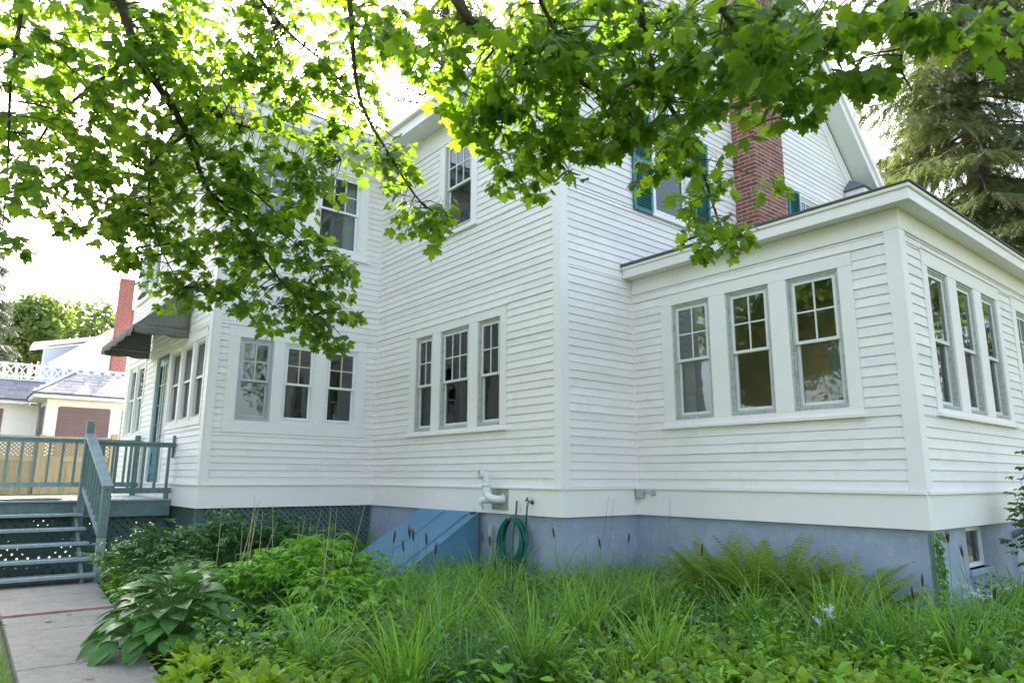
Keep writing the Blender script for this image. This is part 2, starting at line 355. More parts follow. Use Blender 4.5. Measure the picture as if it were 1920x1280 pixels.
def window(ax, pl, u0, u1, z0, z1, cols, rows, style='storm', upper=.48):
    fm = {'storm': M['storm'], 'white': M['sashw'], 'alu': M['alu'], 'screen': M['trim']}[style]
    sm = {'storm': M['sash'], 'white': M['sashw'], 'alu': M['alu'], 'screen': M['alu']}[style]
    f = MB(); f.ring(ax, pl, u0, u1, z0, z1, .026, -.10, .004); f.ring(ax, pl, u0 + .031, u1 - .031, z0 + .031, z1 - .031, .016, -.10, -.004)
    f.ring(ax, pl, u0 + .026, u1 - .026, z0 + .026, z1 - .026, .006, -.10, -.02)
    f.pbox(ax, pl, u0 + .004, u1 - .004, z0 + .0265, z0 + .05, -.09, .010)
    wn = f.build('window', fm, house)
    i = .048; a, b_ = u0 + i, u1 - i; c, d = z0 + i + .012, z1 - i; mz = c + (d - c) * (1 - upper)
    # upper sash outside, lower sash inside
    for (q0, q1, n0, n1, cs, rs) in ((mz - .016, d, -.045, -.015, cols, rows), (c, mz + .018, -.078, -.048, 1, 1)):
        s = MB(); s.ring(ax, pl, a, b_, q0, q1, .036, n0, n1); sh = s.build('sash', sm, wn)
        p = MB(); p.pbox(ax, pl, a + .030, b_ - .030, q0 + .030, q1 - .030, (n0 + n1) / 2 - .002, (n0 + n1) / 2 + .002)
        p.build('pane', M['screen'] if style == 'screen' else M['glass'], wn)
        mm = M['cream'] if style in ('alu',) or (style == 'white' and pl == YB and z0 < 3) else sm
        if cs > 1:
            for k in range(1, cs):
                u = a + .036 + (b_ - a - .072) * k / cs; q = MB(); q.pbox(ax, pl, u - .009, u + .009, q0 + .036, q1 - .036, n0 + .006, n1 - .004); q.build('muntin', mm, wn)
        if rs > 1:
            for k in range(1, rs):
                zz = q0 + .036 + (q1 - q0 - .072) * k / rs; q = MB(); q.pbox(ax, pl, a + .036, b_ - .036, zz - .009, zz + .009, n0 + .007, n1 - .005); q.build('muntin', mm, wn)
    return wn
def casing(ax, pl, u0, u1, z0, z1, wins, sill=True):
    # separate flat boards: head, jambs, mullions, apron
    n0, n1 = -.01, .024
    top = max(w_[3] for w_ in wins); bot = min(w_[2] for w_ in wins)
    MB().pbox(ax, pl, u0, u1, top, z1, n0, n1 + .002).build('casing_board', M['trim'], house, bevel=.003)
    us = sorted([u0] + [v for w_ in wins for v in w_[:2]] + [u1])
    for a, b_ in zip(us[::2], us[1::2]):
        MB().pbox(ax, pl, a, b_, bot, top - .0005, n0, n1).build('casing_board', M['trim'], house, bevel=.003)
    for w_ in wins:
        if w_[3] < top - .006: MB().pbox(ax, pl, w_[0], w_[1], w_[3], top - .0005, n0, n1 - .002).build('casing_board', M['trim'], house)
    if bot - z0 > .01: MB().pbox(ax, pl, u0, u1, z0, bot - .0005, n0, n1 + .001).build('casing_board', M['trim'], house, bevel=.003)
    if sill: MB().pbox(ax, pl, u0 - .025, u1 + .025, z0 - .002, z0 + .038, n0, n1 + .035).build('sill', M['trim'], house, bevel=.004)
    # drip cap
    MB().pbox(ax, pl, u0 - .012, u1 + .012, z1 - .004, z1 + .010, n0, n1 + .016).build('drip_cap', M['trim'], house)
def group(ax, pl, cas, wins, cols, rows, style, sill=True, upper=.48):
    for i, w_ in enumerate(wins):
        window(ax, pl, *w_, cols[i] if isinstance(cols, (list, tuple)) else cols, rows, style[i] if isinstance(style, (list, tuple)) else style, upper)
    casing(ax, pl, *cas, wins, sill)
    return cas, wins

# --- window groups (u0, u1, z0, z1)
gS = group(0, XS, (-3.025, -.505, 2.05, 3.812), [(-2.878, -2.280, 2.155, 3.66), (-2.063, -1.485, 2.155, 3.66), (-1.249, -.672, 2.155, 3.66)], 2, 2, 'storm', upper=.50)
gT = group(1, YS, (1.872, 4.345, 2.06, 3.83), [(2.005, 2.57, 2.145, 3.66), (2.835, 3.385, 2.145, 3.66), (3.655, 4.2, 2.145, 3.66)], 1, 1, 'storm', upper=.52)
gU = group(1, YS, (4.83, 7.35, 2.06, 3.83), [(5.0, 5.57, 2.145, 3.66), (5.83, 6.38, 2.145, 3.66), (6.65, 7.2, 2.145, 3.66)], 2, 2, 'storm')
gB = group(1, YB, (-2.575, -.215, 2.085, 3.76), [(-2.40, -1.857, 2.27, 3.57), (-1.685, -1.13, 2.27, 3.57), (-.945, -.36, 2.27, 3.57)], 2, 2, ['alu', 'white', 'white'], sill=False, upper=.52)
gW = group(0, 0, (1.06, 3.572, 2.055, 3.79), [(1.197, 1.715, 2.13, 3.65), (1.935, 2.683, 2.13, 3.65), (2.906, 3.40, 2.13, 3.65)], [2, 3, 2], 2, 'storm', upper=.53)
gW2 = group(0, 0, (1.80, 2.843, 5.165, 6.80), [(1.945, 2.683, 5.25, 6.76)], 3, 2, 'storm', upper=.51)
gB2 = group(1, YB, (-2.55, -.303, 5.19, 6.80), [(-2.40, -1.56, 5.30, 6.74), (-1.27, -.448, 5.30, 6.74)], 3, 2, 'white')
gG1 = group(1, 0, (1.87, 2.885, 5.235, 6.87), [(1.955, 2.80, 5.31, 6.80)], 4, 2, 'white', upper=.42)
gG2 = group(1, 0, (6.315, 7.33, 5.235, 6.87), [(6.40, 7.245, 5.31, 6.80)], 4, 2, 'white', upper=.42)
gD = group(0, XB, (4.93, 7.03, 2.20, 3.72), [(4.99, 5.56, 2.285, 3.57), (5.67, 6.26, 2.285, 3.57), (6.37, 6.96, 2.285, 3.57)], 1, 1, 'screen', sill=False)
gL = group(0, XB, (8.93, 10.5, 2.13, 3.76), [(9.02, 9.68, 2.22, 3.66), (9.76, 10.4, 2.22, 3.66)], 1, 1, 'white')
gL2 = group(0, XB, (8.5, 10.4, 5.05, 6.72), [(8.62, 9.38, 5.15, 6.64), (9.5, 10.28, 5.15, 6.64)], 1, 1, 'white')

# --- sheathing, clapboards, boards at the corners
def walls(ax, pl, u0, u1, z0, z1, groups, extra=(), keep=lambda u, z: True, lim=None, bz=None):
    holes = [w_ for g_ in groups for w_ in g_[1]] + list(extra)
    wl = slab(MB(), ax, pl, u0, u1, (bz or z0), z1, holes, -.11, -.001).build('wall', M['wall'], house)
    siding(wl, ax, pl, u0, u1, z0, z1, [g_[0] for g_ in groups] + list(extra), keep, lim)
    return wl
ZC = 1.318
doorhole = (7.06, 8.03, 1.08, 3.68)
w_main = walls(0, 0, 0, YB, ZC, 6.80, [gW, gW2], bz=.97)
w_bay = walls(1, YB, XB, 0, ZC, 6.80, [gB, gB2], keep=lambda u, z: z < 4.4 or u > -.4, bz=.97)
w_door = walls(0, XB, YB, YE, ZC, 6.80, [gD, gL, gL2], [doorhole], keep=lambda u, z: z < 2.3 and u < 7.1, bz=.97)
w_sun = walls(0, XS, YS, 0, ZC, 3.934, [gS], bz=.97)
w_sside = walls(1, YS, XS, 8.2, ZC, 3.934, [gT, gU], keep=lambda u, z: u < 5.5, bz=.97)
chim = (4.13, 5.08, 3.9, 14)
wl = slab(MB(), 1, 0, 0, XS, .97, 4.2, [], -.11, -.001).build('wall', M['wall'], house)
siding(wl, 1, 0, 0, XS, ZC, 4.145, [])
sh = [(1.435, 1.87, 5.235, 6.84)]
wl = slab(MB(), 1, 0, 0, XR, 4.2, 7.2, gG1[1] + gG2[1], -.11, -.001).build('wall', M['wall'], house)
siding(wl, 1, 0, 0, XR, 4.145, 7.24, [gG1[0], gG2[0], chim], keep=lambda u, z: u < 4 or (u > 5 and 6.5 < z))
gb = MB(); gb.v = [(0, .001, 7.2), (XR, .001, 7.2), (XR / 2, .001, 11.8), (0, .11, 7.2), (XR, .11, 7.2), (XR / 2, .11, 11.8)]
gb.f = [(0, 1, 2), (5, 4, 3), (0, 3, 4, 1), (1, 4, 5, 2), (2, 5, 3, 0)]
gw = gb.build('gable', M['wall'], house)
siding(gw, 1, 0, 0, XR, 7.24, 11.7, [chim], keep=lambda u, z: u > 5 and z < 8.8, lim=lambda z: (max(0, z - 7.16), min(XR, XR - (z - 7.16))))
# plain back walls keep the rooms dark; unseen gap added to light the sunroom
bk = MB(); bk.box(XR - .1, XR, .12, 12, 0, 7.2); bk.box(0, XR, 12, 12.1, 0, 7.2); bk.box(8.1, 8.2, YS + .12, 0, .97, 2.1); bk.box(8.1, 8.2, YS + .12, 0, 3.65, 4.1); bk.box(8.1, 8.2, -.3, 0, 2.1, 3.65); bk.box(XB + .12, 0, YE, YE + .1, .97, 7.2); bk.box(-.0, .1, YE, 12, .97, 7.2)
bk.build('back_wall', M['wall'], house)

def corner(x, y, z0, z1, wx, wy, out=.026):
    # two boards meeting at an outer corner: one on the face towards -X, one on the face towards -Y
    MB().box(x - out, x, y - out, y + wy, z0, z1).build('corner_board', M['trim'], house, bevel=.003)
    MB().box(x + .0005, x + wx, y - out + .001, y, z0, z1 - .001).build('corner_board', M['trim'], house, bevel=.003)
corner(0, 0, ZC, 6.80, .115, .115); corner(XS, YS, ZC, 3.934, .115, .13); corner(XB, YB, ZC, 6.80, .115, .12)
for (x, y, z1) in ((-.0, YB, 6.8), (XS, 0, 3.93)):     # inner corner battens
    MB().box(x - .026, x - .0005, y - .026, y - .0005, ZC, z1).build('corner_batten', M['trim'], house)
def skirt(ax, pl, u0, u1, ext0=0, ext1=0):
    MB().pbox(ax, pl, u0, u1, ZTB + rnd.uniform(-.001, .001), ZWT - .012, -.05, .020).build('skirt_board', M['trim'], house, bevel=.003)
    MB().pbox(ax, pl, u0, u1, ZWT - .0115, ZC - .001, -.05, .044).build('water_table', M['trim'], house, bevel=.005)
skirt(0, 0, -.019, YB - .0205); skirt(1, 0, .0005, XS - .0205); skirt(0, XS, YS - .0195, -.0005); skirt(1, YS, XS + .0005, 8.2); skirt(1, YB, XB - .0195, -.0005); skirt(0, XB, YB + .0005, YE)
# foundation
def found(ax, pl, u0, u1, holes=()):
    slab(MB(), ax, pl, u0, u1, -.3, ZTB + .02, list(holes), -.30, -.035).build('foundation', M['found'], house)
found(0, 0, .036, YB + .4); found(1, 0, .036, XS + .034); found(0, XS, YS + .036, .25); found(1, YS, XS + .036, 8.2, [(2.40, 3.03, .53, .95)])
MB().pbox(1, YS, 2.37, 3.06, .47, .53, -.25, .0).build('basement_sill', M['found'], house, bevel=.006)
bwn = MB().ring(1, YS, 2.405, 3.025, .535, .948, .045, -.14, -.09).build('basement_window', M['sashw'], house)
MB().pbox(1, YS, 2.45, 2.98, .58, .905, -.12, -.116).build('pane', M['glass'], bwn)
# frieze, soffit, fascia : sunroom
def fr(ax, pl, u0, u1, z0, z1, n): MB().pbox(ax, pl, u0, u1, z0, z1, -.06, n).build('frieze', M['trim'], house, bevel=.002)
fr(0, XS, YS - .029, -.0005, 3.934, 4.145, .030); fr(1, YS, XS + .0005, 8.2, 3.934, 4.145, .030)
ov = .19
b = MB(); b.box(XS - ov, XS - .0305, YS - ov, -.0205, 4.1455, 4.165); b.box(XS - .0305, 8.3, YS - ov, YS - .0305, 4.1455, 4.165); b.build('soffit', M['soffit'], house)
b = MB(); b.box(XS - ov - .022, XS - ov, YS - ov - .022, -.021, 4.138, 4.255); b.build('fascia', M['trim'], house, bevel=.003)
b = MB(); b.box(XS - ov + .0005, 8.3, YS - ov - .0215, YS - ov, 4.1385, 4.2545); b.build('fascia', M['trim'], house, bevel=.003)
b = MB(); b.box(XS - ov - .045, XS - ov + .02, YS - ov - .045, -.021, 4.2555, 4.30); b.build('crown_moulding', M['trim'], house, bevel=.012)
b = MB(); b.box(XS - ov + .0205, 8.3, YS - ov - .0445, YS - ov + .02, 4.256, 4.2995); b.build('crown_moulding', M['trim'], house, bevel=.012)
b = MB(); a_ = XS - ov - .06; c_ = YS - ov - .06
b.v = [(a_, c_, 4.301), (8.35, c_, 4.301), (8.35, -.021, 4.301), (a_, -.021, 4.301), (a_, c_, 4.318), (8.35, c_, 4.318), (8.35, -.021, 5.15), (a_, -.021, 4.335), (a_ + 3.0, -.021, 5.15)]
b.f = [(3, 2, 1, 0), (0, 1, 5, 4), (4, 5, 6, 8), (4, 8, 7), (3, 0, 4, 7), (1, 2, 6, 5), (2, 3, 7, 8, 6)]
b.build('sunroom_roof', M['roof'], house)
# main eave, gable rake, cornice return
ev = .37
fr(0, 0, -.029, YB - .031, 6.80, 7.16, .030); fr(1, YB, XB - .029, -.031, 6.80, 7.16, .030); fr(0, XB, YB + .0005, YE, 6.80, 7.16, .0295)
b = MB(); b.box(-ev, -.031, -.40, YB - ev - .001, 7.1605, 7.19); b.box(XB - ev, -ev, YB - ev, YB - .031, 7.1605, 7.19); b.box(-ev + .0005, -.031, YB - ev, YB - .031, 7.1605, 7.19); b.box(XB - ev, XB - .031, YB - .03, YE + .3, 7.1605, 7.19); b.build('soffit', M['soffit'], house)
b = MB(); b.box(-ev - .025, -ev, -.425, YB - ev - .0255, 7.15, 7.33); b.build('fascia', M['trim'], house, bevel=.004)
b = MB(); b.box(XB - ev - .025, -ev - .0255, YB - ev - .025, YB - ev - .0005, 7.15, 7.33); b.build('fascia', M['trim'], house, bevel=.004)
b = MB(); b.box(XB - ev - .025, XB - ev - .0005, YB - ev, YE + .3, 7.15, 7.33); b.build('fascia', M['trim'], house, bevel=.004)
b = MB(); b.box(-ev - .10, -ev - .001, -.44, YB - ev - .101, 7.331, 7.43); b.build('crown_moulding', M['trim'], house, bevel=.02)
b = MB(); b.box(XB - ev - .10, -ev - .101, YB - ev - .10, YB - ev - .001, 7.331, 7.43); b.build('crown_moulding', M['trim'], house, bevel=.02)
b = MB(); ez = 7.44
def roofslab(x0, z0, x1, z1, y0, y1, t):
    return [(x0, y0, z0), (x1, y0, z1), (x1, y1, z1), (x0, y1, z0), (x0, y0, z0 + t), (x1, y0, z1 + t), (x1, y1, z1 + t), (x0, y1, z0 + t)]
b.hexa(roofslab(-.36, 7.40, XR / 2, 7.76 + XR / 2, -.46, 12.4, .022)); b.build('roof', M['roof'], house)
b = MB(); b.hexa(roofslab(XR / 2, 7.76 + XR / 2, XR + .36, 7.40, -.46, 12.4, .022)); b.build('roof', M['roof'], house)
b = MB(); b.hexa([(XB - ev - .12, YB - ev - .12, 7.44), (1.2, YB - ev - .12, 7.44), (1.2, YE + .4, 7.44), (XB - ev - .12, YE + .4, 7.44), (XB - ev - .12, YB - ev - .12, 7.46), (1.2, YB + 1, 8.0), (1.2, YE - 1, 8.0), (XB - ev - .12, YE + .4, 7.46)]); b.build('bay_roof', M['roof'], house)
def rake(side):
    xa = lambda t: (t if side < 0 else XR - t)     # t runs inwards from the eave
    for (n0, n1, d0, d1, nm, mt) in ((-.0, .033, -.20, .20, 'rake_frieze', 'trim'), (.0335, .40, -.28, -.25, 'rake_soffit', 'soffit'), (.4005, .425, -.53, -.24, 'rake_board', 'trim'), (.4255, .475, -.63, -.45, 'rake_moulding', 'trim')):
        # d = perpendicular-ish offset downwards from the roof line, measured vertically
        q = MB(); P = []
        zr = lambda t, d: 7.16 + t - d
        t0, t1 = -ev - .1 if n0 > .01 else 0.0, XR / 2
        b0 = [(xa(t0), -n1, zr(t0, d1)), (xa(t1), -n1, zr(t1, d1)), (xa(t1), -n0, zr(t1, d1)), (xa(t0), -n0, zr(t0, d1))]
        b1 = [(xa(t0), -n1, zr(t0, d0)), (xa(t1), -n1, zr(t1, d0)), (xa(t1), -n0, zr(t1, d0)), (xa(t0), -n0, zr(t0, d0))]
        q.hexa(b0 + b1); q.build(nm, M[mt], house)
rake(-1); rake(1)
b = MB(); b.box(8.35, XR + ev + .02, -.42, -.02, 7.16, 7.42); rt = b.build('cornice_return', M['trim'], house, bevel=.01)
b = MB(); b.hexa([(8.28, -.47, 7.425), (XR + ev + .1, -.47, 7.425), (XR + ev + .1, -.021, 7.425), (8.28, -.021, 7.425), (8.28, -.47, 7.44), (XR + ev + .1, -.47, 7.44), (XR + .1, -.021, 7.78), (8.62, -.021, 7.78)]); b.build('return_roof', M['slate'], house)
# shutters
def shutter(u0, u1, z0, z1):
    s = MB(); s.ring(1, 0, u0, u1, z0, z1, .05, .022, .058); s.pbox(1, 0, u0 + .0505, u1 - .0505, (z0 + z1) / 2 - .04, (z0 + z1) / 2 + .04, .023, .057)
    z = z0 + .06
    while z < z1 - .07:
        if abs(z + .015 - (z0 + z1) / 2) > .06:
            s.hexa([(u0 + .0505, -.056, z), (u1 - .0505, -.056, z), (u1 - .0505, -.050, z - .004), (u0 + .0505, -.050, z - .004), (u0 + .0505, -.030, z + .034), (u1 - .0505, -.030, z + .034), (u1 - .0505, -.024, z + .030), (u0 + .0505, -.024, z + .030)])
        z += .042
    s.build('shutter', M['teal'], house)
for a in ((1.437, 1.862), (2.893, 3.318), (5.885, 6.31), (7.335, 7.76)): shutter(*a, 5.235, 6.83)

# chimney of single bricks
CX0, CX1, CY0 = 4.13, 5.08, -.425
ch = MB().box(CX0 + .004, CX1 - .004, CY0 + .004, -.021, 4.3, 13.4).build('chimney', M['mortar'], house)
brx = mesh('brick', MB().box(0, .199, 0, .095, 0, .057).v, MB().box(0, .199, 0, .095, 0, .057).f, M['brick'])
bry = mesh('brick', MB().box(0, .095, 0, .198, 0, .057).v, MB().box(0, .095, 0, .198, 0, .057).f, M['brick'])
rest = MB(); nb = 0; z = 4.32; i = 0
while z < 13.35:
    lst = []
    if i % 2 == 0:
        x = CX0; 
        while x < CX1 - .05: lst.append((x, CY0, min(.199, CX1 - x), .095)); x += .2117
        y = CY0 + .105
        while y < -.05: lst.append((CX0, y, .095, min(.198, -.022 - y))); y += .2075
    else:
        x = CX0 + .105
        while x < CX1 - .02: lst.append((x, CY0, min(.199, CX1 - x), .095)); x += .2117
        y = CY0
        while y < -.05: lst.append((CX0, y, .095, min(.198, -.022 - y))); y += .2075
    for (x, y, wx, wy) in lst:
        j = rnd.uniform(-.0025, .0025)
        if 5.3 < z < 8.5 and nb < 300:
            o = link('brick', brx if wx > .1 or wy < .1 else bry, ch, (x + j, y + j, z), scale=((wx / .199, 1, 1) if (wx > .1 or wy < .1) else (1, wy / .198, 1))); nb += 1
        else: rest.box(x + j, x + wx, y + j, y + wy, z, z + .057)
    z += .0715; i += 1
tag(rest.build('brickwork', M['brick'], ch), kind='stuff')

# door
dr = MB().pbox(0, XB, 7.10, 7.99, 1.12, 1.98, -.06, -.01)
for a in ((7.10, 7.22, 1.98, 3.60), (7.87, 7.99, 1.98, 3.60), (7.22, 7.87, 3.42, 3.60)): dr.pbox(0, XB, *a, -.06, -.01)
dr = dr.build('door', M['door'], house, bevel=.004)
for z0, z1 in ((1.22, 1.5), (1.58, 1.86)):
    MB().ring(0, XB, 7.2, 7.89, z0, z1, .03, -.0099, .006).build('door_panel', M['door'], dr)
MB().pbox(0, XB, 7.22, 7.87, 1.98, 3.42, -.04, -.036).build('pane', M['glass'], dr)
for k in range(1, 4): MB().pbox(0, XB, 7.22 + .1625 * k - .012, 7.22 + .1625 * k + .012, 1.98, 3.42, -.055, -.02).build('muntin', M['sashw'] if k < 4 else M['door'], dr)
for k in range(1, 4): MB().pbox(0, XB, 7.22, 7.87, 1.98 + .36 * k - .012, 1.98 + .36 * k + .012, -.0545, -.0195).build('muntin', M['door'], dr)
kb = MB().tube([(XB + .01, 7.19, 2.12), (XB - .05, 7.19, 2.12), (XB - .055, 7.19, 2.12), (XB - .075, 7.19, 2.12)], [.012, .012, .028, .022], 10).build('door_knob', mat('brass', (.6, .42, .12), .3, metal=.9), dr)
b = MB(); b.pbox(0, XB, 7.03, 7.095, 1.08, 3.61, -.06, .03); b.pbox(0, XB, 7.995, 8.06, 1.08, 3.61, -.06, .03); b.pbox(0, XB, 7.03, 8.06, 3.6105, 3.7, -.06, .03); b.build('door_casing', M['trim'], house)

# rooms behind the windows
def room(x0, x1, y0, y1, z0, z1, mt, fl='floorw'):
    r_ = MB(); r_.box(x0, x1, y0, y1, z0 - .05, z0); r_.build('interior_floor', M[fl], house)
    r_ = MB(); r_.box(x0, x1, y0, y1, z1, z1 + .05); r_.build('ceiling', M['room'], house)
    r_ = MB()
    if mt != 'roomw': r_.box(x1, x1 + .06, y0, y1, z0, z1)
    r_.box(x0, x1, y1 - .06, y1, z0, z1); r_.build('interior_wall', M[mt], house)
room(XS + .12, 8.0, YS + .12, -.0, 1.30, 3.93, 'roomw'); room(.12, 5, .12, YB + 1.4, 1.30, 3.95, 'room'); room(.12, 5.5, .12, YB + 1.4, 4.2, 6.9, 'room')
room(XB + .12, 0, YB + .12, YE - .2, 1.30, 3.95, 'room'); room(XB + .12, 0, YB + .12, YE - .2, 4.2, 6.9, 'room'); room(5.6, 9, .12, 5, 4.2, 6.9, 'room')
def curtain(ax, pl, u0, u1, z0, z1, mt=None, dep=.16, amp=.02):
    V = []; F = []; n = int((u1 - u0) / .012) + 2
    for k in range(n):
        u = u0 + (u1 - u0) * k / (n - 1); d = dep + amp * math.sin(u * 62 + math.sin(u * 17) * 2)
        for z in (z0, z1): V.append((pl + d, u, z) if ax == 0 else (u, pl + d, z))
    F = [(2 * k, 2 * k + 2, 2 * k + 3, 2 * k + 1) for k in range(n - 1)]
    link('curtain', mesh('curtain', V, F, mt or M['curtain'], True), house)
for g_ in (gT, gU):
    for w_ in g_[1]:
        curtain(1, YS, w_[0] - .02, w_[0] + .17, w_[2], w_[3]); curtain(1, YS, w_[1] - .13, w_[1] + .03, w_[2], w_[3])
curtain(0, 0, 3.10, 3.45, 2.1, 3.7); curtain(0, 0, 1.1, 1.42, 2.1, 3.7); curtain(0, 0, 2.5, 2.72, 2.1, 3.7)
for a, b_ in ((9.0, 9.3), (9.42, 9.7), (9.74, 10.0), (10.2, 10.42)): curtain(0, XB, a, b_, 2.1, 3.0)
curtain(0, XS, -.86, -.64, 2.1, 2.9); curtain(0, XS, -2.9, -2.6, 2.1, 2.88); curtain(1, 0, 2.5, 2.9, 5.2, 6.9); curtain(1, YB, -.7, -.4, 5.2, 6.8); curtain(0, 0, 1.9, 2.75, 5.15, 5.98, dep=.2)
# ---------------------------------------------------------------- lattice helper
def lattice(ax, pl, u0, u1, z0, z1, sp, wd, mt, parent, name='lattice', n0=0.0):
    b = MB(); W_, H_ = u1 - u0, z1 - z0
    for s, lay in ((1, 0), (-1, 1)):
        c = -H_
        while c < W_ + H_:
            # line u = c + s*z (s=1) or u = W - c - z ... clip to the rectangle
            pts = []
            z_lo, z_hi = max(0, -c), min(H_, W_ - c)
            if z_hi - z_lo > .02:
                a0, a1 = c + z_lo, c + z_hi
                if s < 0: a0, a1 = W_ - a0, W_ - a1
                n = n0 + .008 * lay
                P = (lambda u, z: Vector((pl - n, u0 + u, z0 + z))) if ax == 0 else (lambda u, z: Vector((u0 + u, pl - n, z0 + z)))
                b.bar(P(a0, z_lo), P(a1, z_hi), wd, .007, up=((1, 0, 0) if ax == 0 else (0, 1, 0)))
            c += sp
    return tag(b.build(name, mt, parent), kind='stuff')
# skirt lattice under the bay
lattice(1, YB + .05, XB + .02, .03, 0, ZTB, .096, .044, M['lattice'], house)
MB().box(XB + .05, -.05, YB + .5, YB + .52, -.1, .95).build('void_shade_panel', M['black'], house)  # black sheet stands in for the shade of the void behind the lattice
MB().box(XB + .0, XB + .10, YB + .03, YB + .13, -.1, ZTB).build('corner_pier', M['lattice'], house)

lattice(0, XB + .05, YB + .10, 8.6, 0, ZTB, .096, .044, M['lattice'], house)
MB().box(XB + .5, XB + .52, YB + .5, 8, -.1, .95).build('void_shade_panel', M['black'], house)  # same black stand-in for shade, behind the side lattice
# ---------------------------------------------------------------- deck with stairs
deck = thing('deck', 'grey green painted wooden deck with open stairs and railings', 'deck', (-4.6, 6.1, 0))
DZ = 1.07; DX0, DX1 = -7.6, XB - .03
y = 6.085
while y < 8.62:
    MB().box(DX0, DX1, y, min(y + .135, 8.66), DZ - .03, DZ + rnd.uniform(-.002, .002)).build('deck_board', M['tread'], deck, bevel=.003); y += .141
MB().box(-4.08, DX1, 6.105, 6.145, DZ - .26, DZ - .032).build('rim_board', M['deck'], deck, bevel=.003)
MB().box(DX0, -4.0801, 6.16, 6.20, DZ - .24, DZ - .032).build('rim_board', M['deck'], deck, bevel=.003)
MB().box(DX0, DX1, 8.55, 8.59, DZ - .24, DZ - .032).build('rim_board', M['deck'], deck)
lattice(1, 6.24, DX0, DX1, 0.02, DZ - .2, .13, .066, M['lattice'], deck)
for x in (-7.4, -5.7, -4.05, DX1 - .06): MB().box(x - .05, x + .05, 6.26, 6.36, -.1, DZ - .03).build('support_post', M['deck'], deck)
lattice(1, 8.62, DX0, DX1, 0.1, DZ - .2, .13, .066, M['lattice'], deck)  # back lattice added to cut the bright specks showing under the deck
NS = 5
for i in range(1, NS + 1):
    z, yf = DZ - .184 * i, 6.085 - .27 * i
    MB().box(-7.6, -4.10 + .02 * i, yf, yf + .285, z - .04, z).build('stair_tread', M['tread'], deck, bevel=.006)
for x in (-4.16, -5.6, -7.2):
    q = MB(); q.hexa([(x - .02, 4.78, -.05), (x + .02, 4.78, -.05), (x + .02, 6.14, DZ - .30), (x - .02, 6.14, DZ - .30), (x - .02, 4.78, .10), (x + .02, 4.78, .10), (x + .02, 6.14, DZ - .045), (x - .02, 6.14, DZ - .045)]); q.build('stringer', M['deck'], deck)
def post(x, y, z0, z1, w_, nm='post', mt='deck'): return MB().box(x - w_ / 2, x + w_ / 2, y - w_ / 2, y + w_ / 2, z0, z1).build(nm, M[mt], deck, bevel=.008)
post(-4.09, 6.055, DZ - .5, 2.24, .10)
post(-3.96, 4.95, .60, 1.255, .11); post(-3.96, 4.95, -.05, .599, .105, mt='tread')
A, B_ = Vector((-4.085, 6.0, 2.035)), Vector((-3.96, 4.90, 1.275))
MB().bar(A, B_, .14, .04).build('handrail', M['tread'], deck, bevel=.006)
MB().bar(A - Vector((0, 0, .05)), B_ - Vector((0, 0, .05)), .045, .06).build('rail', M['deck'], deck)
A2, B2 = Vector((-4.085, 6.0, 1.24)), Vector((-3.965, 5.005, .60))
MB().bar(A2, B2, .05, .085).build('rail', M['tread'], deck, bevel=.004)
for k in range(8):
    t = (k + .6) / 8.2; p = A.lerp(B_, t); q = A2.lerp(B2, t); MB().box(p.x - .018, p.x + .018, p.y - .018, p.y + .018, q.z, p.z - .06).build('baluster', M['deck'], deck)
MB().bar((-4.04, 6.17, 1.935), (DX1, 6.17, 1.945), .085, .035).build('handrail', M['deck'], deck, bevel=.005)
MB().bar((-4.04, 6.17, 1.895), (DX1, 6.17, 1.905), .04, .045).build('rail', M['deck'], deck)
MB().bar((-4.04, 6.17, 1.20), (DX1, 6.17, 1.20), .045, .085).build('rail', M['deck'], deck)
for x in (-3.86, -3.67, -3.475, -3.285, -3.10, -2.92): MB().box(x - .02, x + .02, 6.15, 6.19, 1.24, 1.88).build('baluster', M['deck'], deck)
MB().box(DX1 - .09, DX1 - .02, 6.16, 6.22, DZ + .002, 1.17).build('rail_block', M['deck'], deck)
MB().box(XB - .05, XB - .02, 6.20, 6.26, 1.72, 2.08).build('rail_bracket', M['deck'], deck)
MB().bar((DX0, 8.55, 2.065), (DX1, 8.55, 2.065), .09, .035).build('handrail', M['deck'], deck, bevel=.005)
MB().bar((DX0, 8.55, 2.02), (DX1, 8.55, 2.02), .04, .05).build('rail', M['deck'], deck)
MB().bar((DX0, 8.55, 1.27), (DX1, 8.55, 1.27), .045, .085).build('rail', M['deck'], deck)
x = -7.5
while x < DX1 - .05: MB().box(x - .02, x + .02, 8.53, 8.57, 1.31, 1.995).build('baluster', M['deck'], deck); x += .2
for x in (-7.5, -5.2, DX1 - .06): post(x, 8.61, DZ - .3, 2.18 if x > -3 else 2.04, .09)
b = MB(); n = 14
for i in range(n):
    pass
b.hexa([(-5.6, 6.16, DZ + .003), (-4.32, 6.16, DZ + .003), (-4.42, 6.72, DZ + .003), (-5.6, 6.72, DZ + .003), (-5.6, 6.16, DZ + .016), (-4.32, 6.16, DZ + .022), (-4.42, 6.72, DZ + .026), (-5.6, 6.72, DZ + .016)])
tag(b.build('doormat', M['mat'], None, bevel=.004), 'flat brown doormat at the top of the deck stairs', 'doormat')

